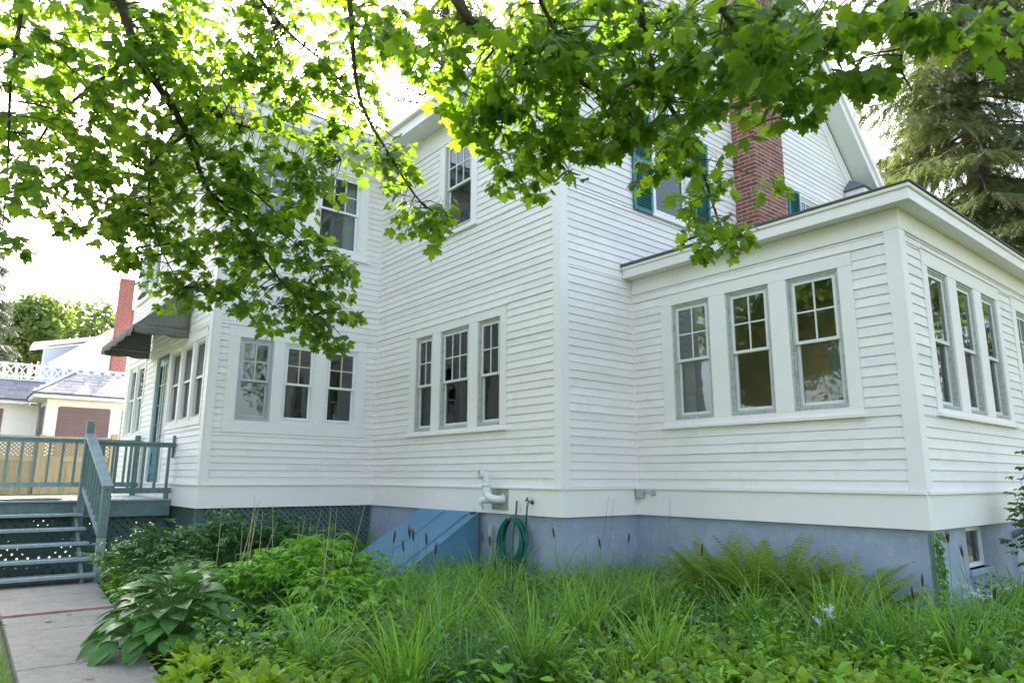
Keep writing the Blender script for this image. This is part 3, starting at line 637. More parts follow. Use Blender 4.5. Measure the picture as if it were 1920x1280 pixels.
# ---------------------------------------------------------------- awning
aw = thing('awning', 'weathered grey canvas awning with wavy valance over the teal door', 'awning', (XB, 7.3, 3.7))
y0, y1, zt, zf, xf = 5.97, 8.68, 4.69, 3.80, XB - .85
def sheet(name, P, nu, nv, amp, parent=aw):
    V = []; F = []
    for i in range(nu + 1):
        for j in range(nv + 1):
            p = P(i / nu, j / nv); V.append(Vector(p) - org(parent))
    F = [(i * (nv + 1) + j, (i + 1) * (nv + 1) + j, (i + 1) * (nv + 1) + j + 1, i * (nv + 1) + j + 1) for i in range(nu) for j in range(nv)]
    o = link(name, mesh(name, V, F, M['canvas'], True), parent); so_ = o.modifiers.new('thick', 'SOLIDIFY'); so_.thickness = .003
    return o
sheet('canopy', lambda u, v: (XB - .03 - (xf * -1 + XB - .03) * v * 1.0, y0 + (y1 - y0) * u, zt + (zf - zt) * v - .035 * math.sin(math.pi * v) * (1 + .5 * math.sin(u * 9)) - .02 * math.sin(math.pi * u)), 24, 10, 0)
for yy, nm in ((y0, 1), (y1, -1)):
    sheet('side_panel', lambda u, v, yy=yy, nm=nm: (XB - .03 + (xf - XB + .03) * u, yy + .02 * nm * math.sin(math.pi * u) * math.sin(math.pi * v), (zf - .0) * (1 - v) + v * (zt + (zf - zt) * u - .035 * math.sin(math.pi * u))), 10, 8, 0)
def scal(t, k): return .125 + .022 * abs(math.sin(t * math.pi * k))
sheet('valance', lambda u, v: (xf - .006 - .022 * v * math.sin(u * 31 + 1), y0 + (y1 - y0) * u, zf + .002 - scal(u, 6) * v), 60, 4, 0)
for yy in (y0, y1):
    sheet('valance', lambda u, v, yy=yy: (XB - .03 + (xf - XB + .03) * u, yy - .004 - .015 * v * math.sin(u * 17), zf + .002 - scal(u, 2) * v), 24, 4, 0)
fr_ = MB()
for yy in (y0 + .012, y1 - .012):
    fr_.tube([(XB - .02, yy, zf), (xf + .01, yy, zf)], .012, 6); fr_.tube([(XB - .02, yy, zt - .06), (xf + .01, yy, zf - .01)], .012, 6)
fr_.tube([(xf + .01, y0 + .012, zf - .012), (xf + .01, y1 - .012, zf - .012)], .012, 6)
fr_.build('awning_frame', M['galv'], aw)

# ---------------------------------------------------------------- cellar bulkhead
bh = thing('bulkhead_door', 'sloping blue steel cellar bulkhead door against the foundation', 'bulkhead', (-.6, 2.35, 0))
ya, yb, xf2, zf2, zt2 = 1.61, 3.09, -1.34, .17, .955
sl = (zt2 - zf2) / (-xf2 - .04)
zz = lambda x: zt2 + (x + .04) * sl
side = MB()
for yy, t in ((ya, .012), (yb - .012, .012)):
    side.v += [(-.036 if k in (0, 3) else xf2, y_, z_) for y_ in (yy, yy + t) for k, z_ in ((0, -.05), (1, -.05), (2, zf2 - .02), (3, zt2 - .02))]
    n = len(side.v) - 8; side.f += [(n, n + 1, n + 2, n + 3), (n + 7, n + 6, n + 5, n + 4)] + [(n + i, n + 4 + i, n + 4 + (i + 1) % 4, n + (i + 1) % 4) for i in range(4)]
side.box(xf2, xf2 + .012, ya + .0125, yb - .0125, -.05, zf2 - .03)
side.build('side_panel', M['bulk'], bh)
def leafp(u0, u1, lift, name, t=.014, x0=-.036, x1=xf2 - .02):
    q = MB(); q.hexa([(x1, u0, zz(x1) + lift), (x0, u0, zz(x0) + lift), (x0, u1, zz(x0) + lift), (x1, u1, zz(x1) + lift), (x1, u0, zz(x1) + lift + t), (x0, u0, zz(x0) + lift + t), (x0, u1, zz(x0) + lift + t), (x1, u1, zz(x1) + lift + t)])
    return q.build(name, M['bulk'], bh, bevel=.004)
leafp(ya - .012, ya + .165, -.018, 'frame_flange', .030); leafp(yb - .05, yb + .012, -.018, 'frame_flange', .030)
leafp(ya + .178, 2.40, -.002, 'door_leaf', .020, -.10); leafp(2.425, yb - .058, -.002, 'door_leaf', .020, -.10)
leafp(2.37, 2.452, .019, 'centre_strip', .012, -.10); leafp(ya + .19, ya + .235, .0185, 'edge_rib', .012, -.10)
leafp(ya + .01, yb - .01, -.016, 'header_flange', .028, -.036, -.095)
q = MB(); hx = xf2 + .22
q.tube([(hx, 2.56, zz(hx) + .02), (hx, 2.56, zz(hx) + .055), (hx - .1, 2.56, zz(hx - .1) + .055), (hx - .1, 2.56, zz(hx - .1) + .02)], .008, 6); q.build('handle', M['black'], bh)

# ---------------------------------------------------------------- fittings on the wall
def curve(pts, n=6):       # Catmull-Rom
    P = [Vector(p) for p in pts]; P = [P[0] * 2 - P[1]] + P + [P[-1] * 2 - P[-2]]; out = []
    for i in range(1, len(P) - 2):
        for k in range(n):
            t = k / n; a, b_, c, d = P[i - 1], P[i], P[i + 1], P[i + 2]
            out.append(.5 * ((2 * b_) + (c - a) * t + (2 * a - 5 * b_ + 4 * c - d) * t * t + (3 * b_ - a - 3 * c + d) * t ** 3))
    return out + [P[-2]]
vp = thing('vent_pipe', 'white plastic exhaust vent pipes on a galvanised plate', 'vent', (-.02, 1.2, 1.0))
MB().box(-.032, -.0205, .995, 1.33, 1.015, 1.285).build('wall_plate', M['galv'], vp)
q = MB(); q.tube(curve([(-.02, 1.10, 1.15), (-.10, 1.11, 1.15), (-.165, 1.17, 1.165), (-.175, 1.24, 1.21), (-.18, 1.26, 1.30), (-.18, 1.265, 1.40), (-.205, 1.285, 1.455), (-.27, 1.31, 1.475)]), .052, 14, False)
q.tube([(-.02, 1.10, 1.15), (-.045, 1.103, 1.15)], .066, 14); q.tube([(-.18, 1.262, 1.31), (-.18, 1.264, 1.345)], .059, 14); q.tube([(-.235, 1.297, 1.465), (-.272, 1.311, 1.476)], .059, 14, False); q.build('pipe', M['pvc'], vp, True)
q = MB(); q.tube(curve([(-.10, 1.16, 1.145), (-.16, 1.25, 1.15), (-.19, 1.33, 1.135), (-.20, 1.375, 1.08), (-.20, 1.38, 1.02)]), .052, 14, False); q.tube([(-.20, 1.38, 1.055), (-.20, 1.38, 1.015)], .059, 14, False); q.build('pipe', M['pvc'], vp, True)
sp_ = thing('spigot', 'metal outdoor spigot with round black handle above the hose', 'spigot', (-.02, .515, 1.14))
q = MB(); q.tube([(-.02, .515, 1.13), (-.085, .515, 1.13)], .013, 8); q.tube([(-.02, .515, 1.13), (-.028, .515, 1.13)], .03, 10); q.tube(curve([(-.075, .515, 1.13), (-.10, .515, 1.12), (-.108, .515, 1.085)]), .012, 8); q.tube([(-.07, .515, 1.13), (-.085, .535, 1.155)], .012, 8); q.build('spigot_body', M['steel'], sp_, True)
q = MB(); d_ = Vector((-.6, .45, .5)).normalized(); c_ = Vector((-.088, .545, 1.162)); q.tube([c_, c_ + d_ * .012], .033, 12); q.tube([c_ - d_ * .02, c_], .008, 6); q.build('handle', M['black'], sp_)
hs_ = thing('garden_hose', 'coiled green garden hose hanging on the foundation wall', 'hose', (-.06, .85, .3))
q = MB(); pts = []
for k in range(13 * 22 + 1):
    a = 2 * math.pi * k / 22; lp = k // 22; r1 = .225 + .05 * math.sin(lp * 2.4); r2 = .30 + .05 * math.cos(lp * 1.7)
    zc = .925 - r2 + .012 * math.sin(lp * 3.1)
    pts.append((-.075 - .03 * math.sin(lp * 1.9 + a) - .05 * (math.cos(a) < 0) * 0, .85 + r1 * math.sin(a) + .02 * math.sin(lp * 5), zc + r2 * math.cos(a)))
q.tube(pts, .0125, 8); q.build('hose_coil', M['hose'], hs_, True)
q = MB(); q.tube(curve([(-.108, .515, 1.085), (-.11, .53, .95), (-.085, .56, .82), (-.09, .54, .6), (-.1, .58, .40), (-.09, .7, .33)]), .0115, 8); q.build('hose_tail', M['hose'], hs_, True)
q = MB(); q.tube(curve([(-.06, .775, 1.14), (-.075, .775, .98), (-.11, .79, .7), (-.11, .80, .34)]), .0125, 8); q.build('hose_end', M['hose'], hs_, True)
q = MB(); q.tube([(-.0, .86, .9), (-.12, .86, .9), (-.13, .86, .95)], .008, 6); q.build('hose_hook', M['galv'], hs_)
cb = thing('conduit_box', 'small grey electrical conduit body on the blue foundation beside the bulkhead', 'electrical box', (.03, 1.38, .5))
q = MB(); q.box(-.03, .034, 1.35, 1.41, .60, .80); q.build('box', M['grey'], cb, bevel=.008); q = MB(); q.tube([(.01, 1.38, .60), (.01, 1.38, .0)], .014, 8); q.tube([(.0, 1.345, .72), (.0, 1.335, .72)], .012, 6); q.build('conduit', M['grey'], cb)
jb = thing('junction_box', 'small grey junction box at the inner corner of the sunroom', 'electrical box', (XS, -.1, 1.2))
q = MB(); q.box(XS - .10, XS - .0205, -.145, -.045, 1.175, 1.295); q.build('box', M['grey'], jb, bevel=.01); q = MB(); q.tube([(XS - .02, -.285, 1.245), (XS - .06, -.285, 1.245)], [.035, .028], 10); q.tube([(XS - .06, -.145, 1.255), (XS - .05, -.285, 1.25)], .008, 6); q.build('knockout', M['grey'], jb)
q = MB(); q.tube(curve([(3.9, YS + .036, .80), (3.9, YS - .05, .86), (3.9, YS - .10, .83), (3.9, YS - .10, .7), (3.9, YS - .10, .0)]), .035, 10); tag(q.build('drain_pipe', M['found'], None, True), 'blue painted pipe rising beside the basement window', 'pipe')

# ---------------------------------------------------------------- fence and neighbour behind the deck
fy = 17.5; Z = lambda py: on(60, py, 1, fy).z
zb, z1_, z2_, z3_, z4_ = ground_z(0, fy) - .05, Z(860), Z(854), Z(826), Z(816)
fence = thing('wooden_fence', 'weathered wooden board fence with a lattice top behind the deck', 'fence', (-4, fy, zb))
FX0, FX1 = -9.0, on(213, 830, 1, fy).x
bm = mesh('fence_board', MB().box(0, .142, 0, .02, 0, 1).v, MB().box(0, .142, 0, .02, 0, 1).f, M['fence'])
x = FX0
while x < FX1 - .1: link('fence_board', bm, fence, (x, fy + rnd.uniform(0, .006), zb), scale=(1, 1, z1_ - zb - .05)); x += .146
for (a, b_) in ((z1_ - .06, z2_ + .01), (z3_ - .02, z4_)): MB().box(FX0, FX1, fy - .02, fy + .04, a, b_).build('rail', M['fence'], fence)
lattice(1, fy + .02, FX0, FX1, z2_ + .01, z3_ - .02, .105, .035, M['fence'], fence)
for px in (78, 213): 
    x = on(px, 830, 1, fy).x; MB().box(x - .08, x + .08, fy - .10, fy + .06, zb, z4_ + (.03 if px < 100 else .12)).build('post', M['fence'], fence, bevel=.01)

ny = 24.0; O = lambda px, py, y_: on(px, py, 1, y_)
nb_ = thing('neighbour_house', 'pale neighbouring house with slate roof, white balustrade and red chimney', 'house', (0, ny, .9))
xe, ze = O(90, 746, ny).x, O(90, 746, ny).z
MB().box(xe, xe + 9, ny, ny + 6, .8, ze).build('wing_wall', M['nwhite'], nb_)
MB().box(xe - 12, xe - .001, ny + 2.2, ny + 7, .8, ze - .1).build('wing_wall', M['nwhite'], nb_)
for k in range(7):
    z = .95 + k * .33
    MB().box(xe - 12, xe - .02, ny + 2.17, ny + 2.199, z, z + .30).build('siding_board', M['nwhite'], nb_)
MB().box(xe - .45, xe + 9, ny - .45, ny + .0, ze - .02, ze + .14).build('eave', M['nwhite'], nb_)
MB().box(xe - .45, xe - .001, ny + .001, ny + 2.2, ze - .02, ze + .14).build('eave', M['nwhite'], nb_)
MB().box(xe - 12, xe - .46, ny + 1.75, ny + 2.2, ze - .12, ze + .04).build('eave', M['nwhite'], nb_)
# slate slopes made of single slates
def slates(x0, x1, yA, zA, yB_, zB, hip0=0.0, name='roof'):
    bd = MB(); bd.hexa([(x0, yA, zA - .06), (x1, yA, zA - .06), (x1, yB_, zB - .06), (x0 + hip0, yB_, zB - .06), (x0, yA, zA), (x1, yA, zA), (x1, yB_, zB), (x0 + hip0, yB_, zB)])
    rf = bd.build(name, M['slate'], nb_); L_ = math.hypot(yB_ - yA, zB - zA); rows = 7; ang = math.atan2(zB - zA, yB_ - yA)
    bx = MB().box(0, 1, 0, L_ / rows * 1.06, 0, .014); me = mesh('slate', bx.v, bx.f, M['slate'])
    for r_ in range(rows):
        t = r_ / rows; x = x0 + hip0 * t - rnd.uniform(0, .3)
        while x < x1:
            wd = rnd.uniform(.38, .66); xa_ = max(x, x0 + hip0 * t + .01); wd2 = x + wd - .012 - xa_
            if wd2 > .06: link('slate', me, rf, (xa_, yA + (yB_ - yA) * t, zA + (zB - zA) * t + .004 + rnd.uniform(0, .008)), rot=(ang - .012, 0, 0), scale=(wd2, 1, 1))
            x += wd
    return rf
zt_ = O(140, 699, ny + 1.5).z
slates(xe - .5, O(250, 720, ny).x + .4, ny - .48, ze + .15, ny + 1.5, zt_, O(140, 699, ny + 1.5).x - xe + .5)
q = MB(); q.v = [(xe - .5, ny - .48, ze + .15), (O(140, 699, ny + 1.5).x, ny + 1.5, zt_), (O(140, 699, ny + 1.5).x, ny + 4, zt_), (xe - .5, ny + 4, ze + .15)]; q.f = [(0, 1, 2, 3)]; q.build('roof_hip', M['slate'], nb_)
MB().bar((xe - .5, ny - .46, ze + .17), (O(140, 699, ny + 1.5).x, ny + 1.5, zt_ + .03), .16, .04).build('hip_cap', M['slate'], nb_)
zt2_ = O(20, 710, ny + 3.4).z
slates(xe - 3.6, xe + .6, ny + 1.72, ze + .05, ny + 3.4, zt2_)
# balustrade on the flat roof, made of crossed bars
by = ny + 3.6; bz0, bz1 = O(20, 704, by).z, O(20, 681, by).z
bl0, bl1 = O(-40, 690, by).x, O(262, 690, by).x
for z in (bz0, bz1): MB().box(bl0, bl1, by - .04, by + .04, z - .04, z + .04).build('balustrade_rail', M['nwhite'], nb_)
np_ = 14; st = (bl1 - bl0) / np_
for k in range(np_ + 1):
    x = bl0 + st * k
    MB().box(x - .05, x + .05, by - .05, by + .05, bz0 - .3, bz1 + .05).build('baluster', M['nwhite'], nb_)
    if k < np_:
        MB().bar((x + .05, by, bz0 + .04), (x + st - .05, by, bz1 - .04), .05, .05).build('cross_bar', M['nwhite'], nb_); MB().bar((x + .05, by + .052, bz1 - .04), (x + st - .05, by + .052, bz0 + .04), .05, .05).build('cross_bar', M['nwhite'], nb_)
MB().box(xe - 12, xe + 9, ny + 3.3, ny + 9, bz0 - .6, bz0 - .12).build('flat_roof', M['nwhite'], nb_)
# upper storey: grey gable wing and white sloping rake
uy = ny + 6; u0 = O(72, 660, uy); u1 = O(250, 690, uy)
q = MB(); q.v = [(O(82, 668, uy).x, uy, bz0 - .2), (u1.x, uy, bz0 - .2), (u1.x, uy, O(200, 630, uy).z), (O(82, 668, uy).x, uy, O(82, 652, uy).z)] + [(O(82, 668, uy).x, uy + .6, bz0 - .2), (u1.x, uy + .6, bz0 - .2), (u1.x, uy + .6, O(200, 630, uy).z), (O(82, 668, uy).x, uy + .6, O(82, 652, uy).z)]
q.f = [(0, 1, 2, 3), (7, 6, 5, 4), (0, 3, 7, 4), (3, 2, 6, 7)]; q.build('upper_wall', M['ngrey'], nb_)
a, c = O(62, 648, uy - .4), O(205, 628, uy - .4)
q = MB(); q.hexa([(a.x, uy - .4, a.z), (c.x + 2, uy - .4, c.z + .3), (c.x + 2, uy + 1, c.z + .3), (a.x, uy + 1, a.z), (a.x, uy - .4, a.z + .16), (c.x + 2, uy - .4, c.z + .46), (c.x + 2, uy + 1, c.z + .46), (a.x, uy + 1, a.z + .16)]); q.build('upper_roof', M['nwhite'], nb_)
a, c = O(96, 686, uy - .6), O(215, 622, uy - .6)
MB().bar(a, c, .5, .35).build('gable_rake', M['nwhite'], nb_)
q = MB(); q.v = [(a.x, uy - .5, a.z), (c.x + 1.5, uy - .5, a.z - .1), (c.x + 1.5, uy - .5, c.z + .5), (c.x, uy - .5, c.z), (a.x, uy - .3, a.z), (c.x + 1.5, uy - .3, a.z - .1), (c.x + 1.5, uy - .3, c.z + .5), (c.x, uy - .3, c.z)]
q.f = [(0, 1, 2, 3), (7, 6, 5, 4), (0, 3, 7, 4), (3, 2, 6, 7)]; q.build('gable_wall', M['nwhite'], nb_)
def nchim(pl, pr, pt, y_, mt, dep):
    l, r_ = O(pl, 600, y_).x, O(pr, 600, y_).x; zt_ = O((pl + pr) / 2, pt, y_).z
    c_ = MB().box(l + .02, r_ - .02, y_ + .02, y_ + dep, 4, zt_ - .01).build('chimney', M['mortar'], nb_); q = MB(); z = 5.0; i = 0
    while z < zt_:
        x = l - (.12 if i % 2 else 0)
        while x < r_:
            q.box(max(x, l), min(x + .225, r_), y_, y_ + .1, z, z + .072)
            x += .24
        y2 = y_ + .105
        while y2 < y_ + dep: q.box(l, l + .1, y2, min(y2 + .225, y_ + dep), z, z + .072); y2 += .24
        z += .085; i += 1
    tag(q.build('brickwork', M[mt], c_), kind='stuff')
nchim(219, 246, 521, uy - 1.2, 'brick2', .45); nchim(246, 262, 582, uy + 1, 'brick', .8)
# shutters and trim of the wing
l, r_ = O(106, 790, ny), O(205, 790, ny); zt_, zb_ = O(150, 765, ny).z, .95
sh_ = MB().box(l.x, r_.x, ny - .03, ny - .001, zb_, zt_).build('large_shutter', M['nshut'], nb_)
z = zb_
while z < zt_ - .05: MB().box(l.x + .05, r_.x - .05, ny - .05, ny - .0305, z, z + .10).build('shutter_board', M['nshut'], sh_); z += .125
for px0, px1 in ((227, 236),): MB().box(O(px0, 790, ny).x, O(px1, 790, ny).x, ny - .04, ny - .001, .95, O(230, 768, ny).z).build('narrow_shutter', M['nshut'], nb_)
for ya_, yb_ in ((ny + .45, ny + .85), (ny + 1.2, ny + 1.6)): MB().box(xe - .04, xe - .001, ya_, yb_, 1.2, zt_ + .05).build('narrow_shutter', M['nshut'], nb_)
MB().box(O(-12, 790, ny + 2.2).x, O(3, 790, ny + 2.2).x, ny + 2.14, ny + 2.168, 1.2, zt_).build('narrow_shutter', M['nshut'], nb_)
MB().tube([(xe - .08, ny + 2.1, .9), (xe - .08, ny + 2.1, ze)], .05, 8).build('downspout', M['nwhite'], nb_)
# ---------------------------------------------------------------- plant generators (numpy)
def tpl(half, zf, center=(0, .35)):
    # half outline on the right from base to tip -> fan of triangles with a fold along the midrib
    pts = [(0, half[0][1])] + half[1:-1] + [(0, half[-1][1])] + [(-x, y) for x, y in reversed(half[1:-1])]
    V = [(center[0], center[1], zf(*center))] + [(x, y, zf(x, y)) for x, y in pts]
    n = len(pts); T = [(0, 1 + i, 1 + (i + 1) % n) for i in range(n)]
    return np.array(V), np.array(T)
maple_t = tpl([(0, .0), (.13, -.06), (.42, -.02), (.35, .12), (.40, .20), (.62, .34), (.53, .41), (.59, .58), (.42, .54), (.36, .64), (.22, .57), (.20, .69), (.25, .80), (.11, .83), (0, 1.05)], lambda x, y: -.16 * abs(x) - .14 * y * y + .05 * math.sin(7 * x), (0, .3))
maple_t2 = (maple_t[0] * np.array([1, 1, 1]) + np.stack([0 * maple_t[0][:, 0], 0 * maple_t[0][:, 0], -.32 * np.abs(maple_t[0][:, 0]) - .12 * maple_t[0][:, 1] ** 2], 1), maple_t[1])
lance_t = tpl([(0, 0), (.07, .12), (.17, .38), (.14, .66), (.06, .88), (0, 1)], lambda x, y: .35 * abs(x) - .22 * y * y, (0, .45))
oval_t = tpl([(0, 0), (.12, .1), (.27, .35), (.26, .6), (.14, .85), (0, 1)], lambda x, y: .3 * abs(x) - .25 * y * y, (0, .45))
small_t = tpl([(0, 0), (.28, .4), (.2, .75), (0, 1)], lambda x, y: .2 * abs(x) - .1 * y, (0, .5))
def unit(a): return a / np.maximum(np.linalg.norm(a, axis=-1, keepdims=True), 1e-9)
def frames(d, roll):
    d = unit(d); up = np.zeros_like(d); up[:, 2] = 1; n = up - d * np.sum(up * d, 1, keepdims=True)
    bad = np.linalg.norm(n, axis=1) < .05; n[bad] = np.array([1, 0, 0]); n = unit(n); s = np.cross(d, n)
    c, si = np.cos(roll)[:, None], np.sin(roll)[:, None]; n2 = n * c + s * si; s2 = np.cross(d, n2)
    return np.stack([s2, d, n2], 2)            # columns: side, along, normal
def inst(t, Mx, P, S):
    V, T = t; n = len(P)
    W_ = np.einsum('nij,vj->nvi', Mx, V) * S[:, None, None] + P[:, None, :]
    TT = (T[None] + (np.arange(n) * len(V))[:, None, None]).reshape(-1, 3)
    return W_.reshape(-1, 3), TT
def merge(parts):
    Vs, Ts, o = [], [], 0
    for V, T in parts:
        Vs.append(V); Ts.append(T + o); o += len(V)
    return np.concatenate(Vs), np.concatenate(Ts)
def put(name, VT, mt, parent=None, smooth=False):
    V, T = VT; p = org(parent); me = npmesh(name, V - np.array(p), T, mt, smooth)
    return link(name, me, parent)
def blades(P, az, L, el, bend, wd, k=5, tw=None):
    # arching strap leaves; P (n,3), az azimuth, el start elevation, bend total angle turned down
    n = len(P); t = np.linspace(0, 1, k + 1); pos = P.copy(); pts = [pos.copy()]
    h = np.stack([np.cos(az), np.sin(az), np.zeros(n)], 1); up = np.array([0, 0, 1.0])
    for i in range(k):
        a = el - bend * ((i + .5) / k) ** 1.4; pos = pos + (h * np.cos(a)[:, None] + up * np.sin(a)[:, None]) * (L / k)[:, None]; pts.append(pos.copy())
    sd_ = np.stack([-np.sin(az + (tw if tw is not None else 0)), np.cos(az + (tw if tw is not None else 0)), np.zeros(n)], 1)
    prof_ = np.minimum(1, .55 + 1.6 * t) * (1 - t ** 3) ; V = []
    for i in range(k + 1):
        w_ = (wd * max(prof_[i], .02))[:, None] * sd_ / 2; V += [pts[i] - w_, pts[i] + w_]
    V = np.stack(V, 1); T = []
    for i in range(k): T += [(2 * i, 2 * i + 1, 2 * i + 3), (2 * i, 2 * i + 3, 2 * i + 2)]
    T = np.array(T); TT = (T[None] + (np.arange(n) * 2 * (k + 1))[:, None, None]).reshape(-1, 3)
    return V.reshape(-1, 3), TT
U = lambda a, b_, n: rng.uniform(a, b_, n)

# ---------------------------------------------------------------- maple
MP = CAM - DIR * 2.6 - RGT * 1.2; MP.z = 0
maple = thing('maple_tree', 'big maple tree whose leafy branches hang over the garden', 'tree', (MP.x, MP.y, 0))
crotch = Vector((MP.x, MP.y, 3.6))
trunk = MB(); trunk.tube([(MP.x, MP.y, -.2), (MP.x, MP.y, .15), (MP.x + .02, MP.y, 1.2), (MP.x + .03, MP.y + .04, 2.6), crotch, crotch + Vector((.1, .1, 1.2)), crotch + Vector((.1, .3, 2.6)), crotch + Vector((0, .4, 4.6))], [.36, .28, .24, .23, .22, .17, .12, .05], 14)
trunk.build('trunk', M['bark'], maple, True)
hub = crotch + Vector((.05, .05, .6))
LIMB = []       # polylines with radii
DS = lambda px: 1.0 + .22 * min(1, max(0, (830 - px) / 250)) + .26 * min(1, max(0, (px - 880) / 350))
def limb(pl, r0, r1, start=hub, lift=1.2):
    pl = [(a, b_, c * DS(a)) for a, b_, c in pl]
    P = [at(*p) for p in pl]
    if start is not None:
        mid = start.lerp(P[0], .55) + Vector((0, 0, lift)); P = [start, mid] + P
    C = curve(P, 5); n = len(C); rad = [max(.004, r0 + (r1 - r0) * (i / (n - 1)) ** .8) for i in range(n)]
    LIMB.append((C, rad)); return C
limb([(190, -120, 4.4), (257, 98, 4.8), (298, 164, 5.0), (350, 251, 5.3), (393, 361, 5.6), (470, 454, 5.9), (530, 530, 6.1), (590, 590, 6.2)], .06, .006)
limb([(257, 98, 4.8), (180, 156, 4.9), (104, 220, 5.0), (65, 279, 5.1), (20, 360, 5.2)], .022, .005, None)
limb([(320, 120, 5.0), (400, 210, 5.6), (470, 240, 5.9), (590, 268, 6.1), (640, 300, 6.2)], .022, .005, None)
limb([(310, 170, 5.0), (370, 270, 5.4), (430, 320, 5.7), (520, 400, 6.0), (600, 470, 6.2)], .02, .005, None)
limb([(393, 361, 5.6), (440, 395, 5.8), (520, 430, 6.1), (600, 500, 6.2)], .02, .005, None)
limb([(350, 251, 5.3), (290, 300, 5.3), (280, 370, 5.4), (300, 460, 5.6), (340, 540, 5.8)], .017, .004, None)
limb([(630, -140, 4.2), (655, 0, 4.4), (663, 110, 4.6), (680, 200, 4.7), (730, 290, 4.8), (790, 380, 4.9), (850, 410, 5.0)], .035, .004)
limb([(420, -160, 4.6), (470, -30, 5.0), (540, 60, 5.5), (620, 130, 5.9), (700, 230, 6.1)], .04, .005)
limb([(60, -150, 3.6), (40, 20, 3.8), (20, 160, 4.0), (15, 300, 4.2), (5, 430, 4.3)], .03, .004)
limb([(810, -150, 3.5), (860, 5, 3.6), (905, 60, 3.7), (985, 120, 3.8), (1090, 155, 3.9), (1180, 215, 4.0), (1260, 290, 4.2)], .05, .008)
limb([(985, 120, 3.8), (930, 200, 4.3), (925, 280, 4.6), (950, 350, 4.8)], .014, .004, None)
limb([(1180, -150, 3.2), (1198, 10, 3.3), (1215, 100, 3.5), (1245, 180, 3.7), (1290, 255, 4.0), (1320, 330, 4.3), (1350, 420, 4.6), (1385, 465, 4.7)], .04, .004)
limb([(1330, -160, 2.6), (1345, 0, 2.8), (1400, 70, 2.95), (1440, 100, 3.0), (1480, 190, 3.1), (1500, 250, 3.2)], .03, .004)
limb([(1560, -160, 2.4), (1690, -5, 2.6), (1692, 80, 2.65), (1690, 130, 2.7), (1710, 170, 2.8)], .025, .003)
limb([(1760, -160, 2.3), (1800, 0, 2.4), (1860, 40, 2.45), (1900, 70, 2.5)], .02, .003)
limb([(1000, -150, 3.0), (1010, -10, 3.2), (1040, 60, 3.5), (1050, 170, 4.0), (1040, 280, 4.4)], .025, .004)
# leafy masses: centre, radii in the photograph's pixels, depth, depth spread, number of leaves
BL = [(70, 60, 100, 90, 4.0, .5, 75), (220, 60, 150, 100, 4.7, .6, 170), (400, 60, 150, 100, 5.2, .7, 190), (560, 70, 140, 110, 5.6, .7, 190), (640, 200, 90, 110, 5.9, .6, 120), (690, 40, 70, 70, 4.6, .5, 60),
      (130, 190, 110, 90, 4.8, .5, 90), (290, 190, 130, 90, 5.2, .7, 170), (450, 200, 140, 100, 5.6, .7, 200), (30, 330, 60, 130, 4.4, .5, 60), (110, 310, 90, 80, 5.0, .5, 75), (240, 310, 110, 90, 5.4, .6, 140),
      (380, 330, 120, 90, 5.7, .6, 170), (505, 340, 105, 85, 6.0, .6, 150), (600, 315, 60, 55, 6.1, .5, 62), (160, 405, 70, 45, 5.3, .4, 45), (270, 420, 90, 60, 5.6, .5, 95), (390, 440, 90, 60, 5.9, .5, 105),
      (520, 450, 100, 70, 6.1, .5, 140), (622, 515, 52, 62, 6.3, .4, 76), (240, 480, 50, 40, 5.7, .3, 32), (330, 530, 60, 50, 5.9, .4, 55), (420, 545, 80, 45, 6.0, .4, 75), (530, 570, 75, 55, 6.2, .4, 85), (610, 600, 65, 55, 6.3, .4, 85), (610, 640, 45, 25, 6.3, .2, 18),
      (735, 300, 45, 60, 4.8, .3, 36), (790, 400, 55, 45, 4.9, .3, 30), (835, 405, 30, 28, 5.0, .2, 10), (760, 60, 60, 70, 4.3, .4, 24), (800, 130, 35, 50, 4.1, .4, 10), (20, 440, 30, 40, 4.2, .2, 9), (5, 200, 40, 60, 4.0, .3, 14),
      (870, 60, 70, 80, 3.8, .4, 55), (980, 70, 100, 90, 3.8, .5, 95), (900, 190, 70, 60, 4.2, .4, 50), (1000, 190, 100, 80, 4.2, .5, 100), (910, 255, 50, 40, 4.5, .3, 26), (960, 320, 55, 45, 4.7, .3, 30), (1040, 290, 55, 45, 4.5, .3, 34),
      (1110, 70, 110, 90, 3.6, .5, 110), (1120, 190, 90, 80, 4.0, .5, 85), (1110, 265, 55, 45, 4.2, .3, 28), (1240, 70, 110, 90, 3.4, .5, 105), (1240, 190, 100, 90, 3.7, .5, 95), (1285, 275, 75, 55, 4.1, .4, 44), (1215, 325, 35, 35, 4.1, .3, 11), (1325, 375, 55, 50, 4.5, .3, 32), (1330, 450, 65, 32, 4.7, .25, 34), (1395, 440, 25, 35, 4.7, .2, 9),
      (1360, 60, 110, 80, 2.95, .4, 70), (1360, 150, 85, 65, 3.3, .4, 45), (1400, 235, 45, 40, 3.4, .3, 8), (1430, 345, 35, 28, 3.9, .3, 6), (1480, 60, 100, 80, 2.9, .4, 55), (1480, 160, 65, 50, 3.0, .3, 26), (1500, 222, 40, 28, 3.0, .2, 8), (1590, 60, 90, 70, 2.75, .4, 42), (1590, 140, 65, 40, 2.8, .3, 18), (1635, 175, 30, 22, 2.75, .2, 5),
      (1700, 50, 80, 50, 2.6, .3, 22), (1700, 110, 60, 40, 2.65, .2, 9), (1800, 40, 80, 45, 2.5, .25, 17), (1880, 40, 45, 40, 2.5, .2, 9), (1840, 75, 40, 25, 2.5, .15, 4)]
BLO = [(px, -170 - 130 * k, 230, 130, 4.6 - .35 * k, .9, 50) for k in range(3) for px in range(-100, 2100, 250)]   # the crown goes on above the picture
nodes = np.array([tuple(p) for C, r_ in LIMB for p in C[6:]])
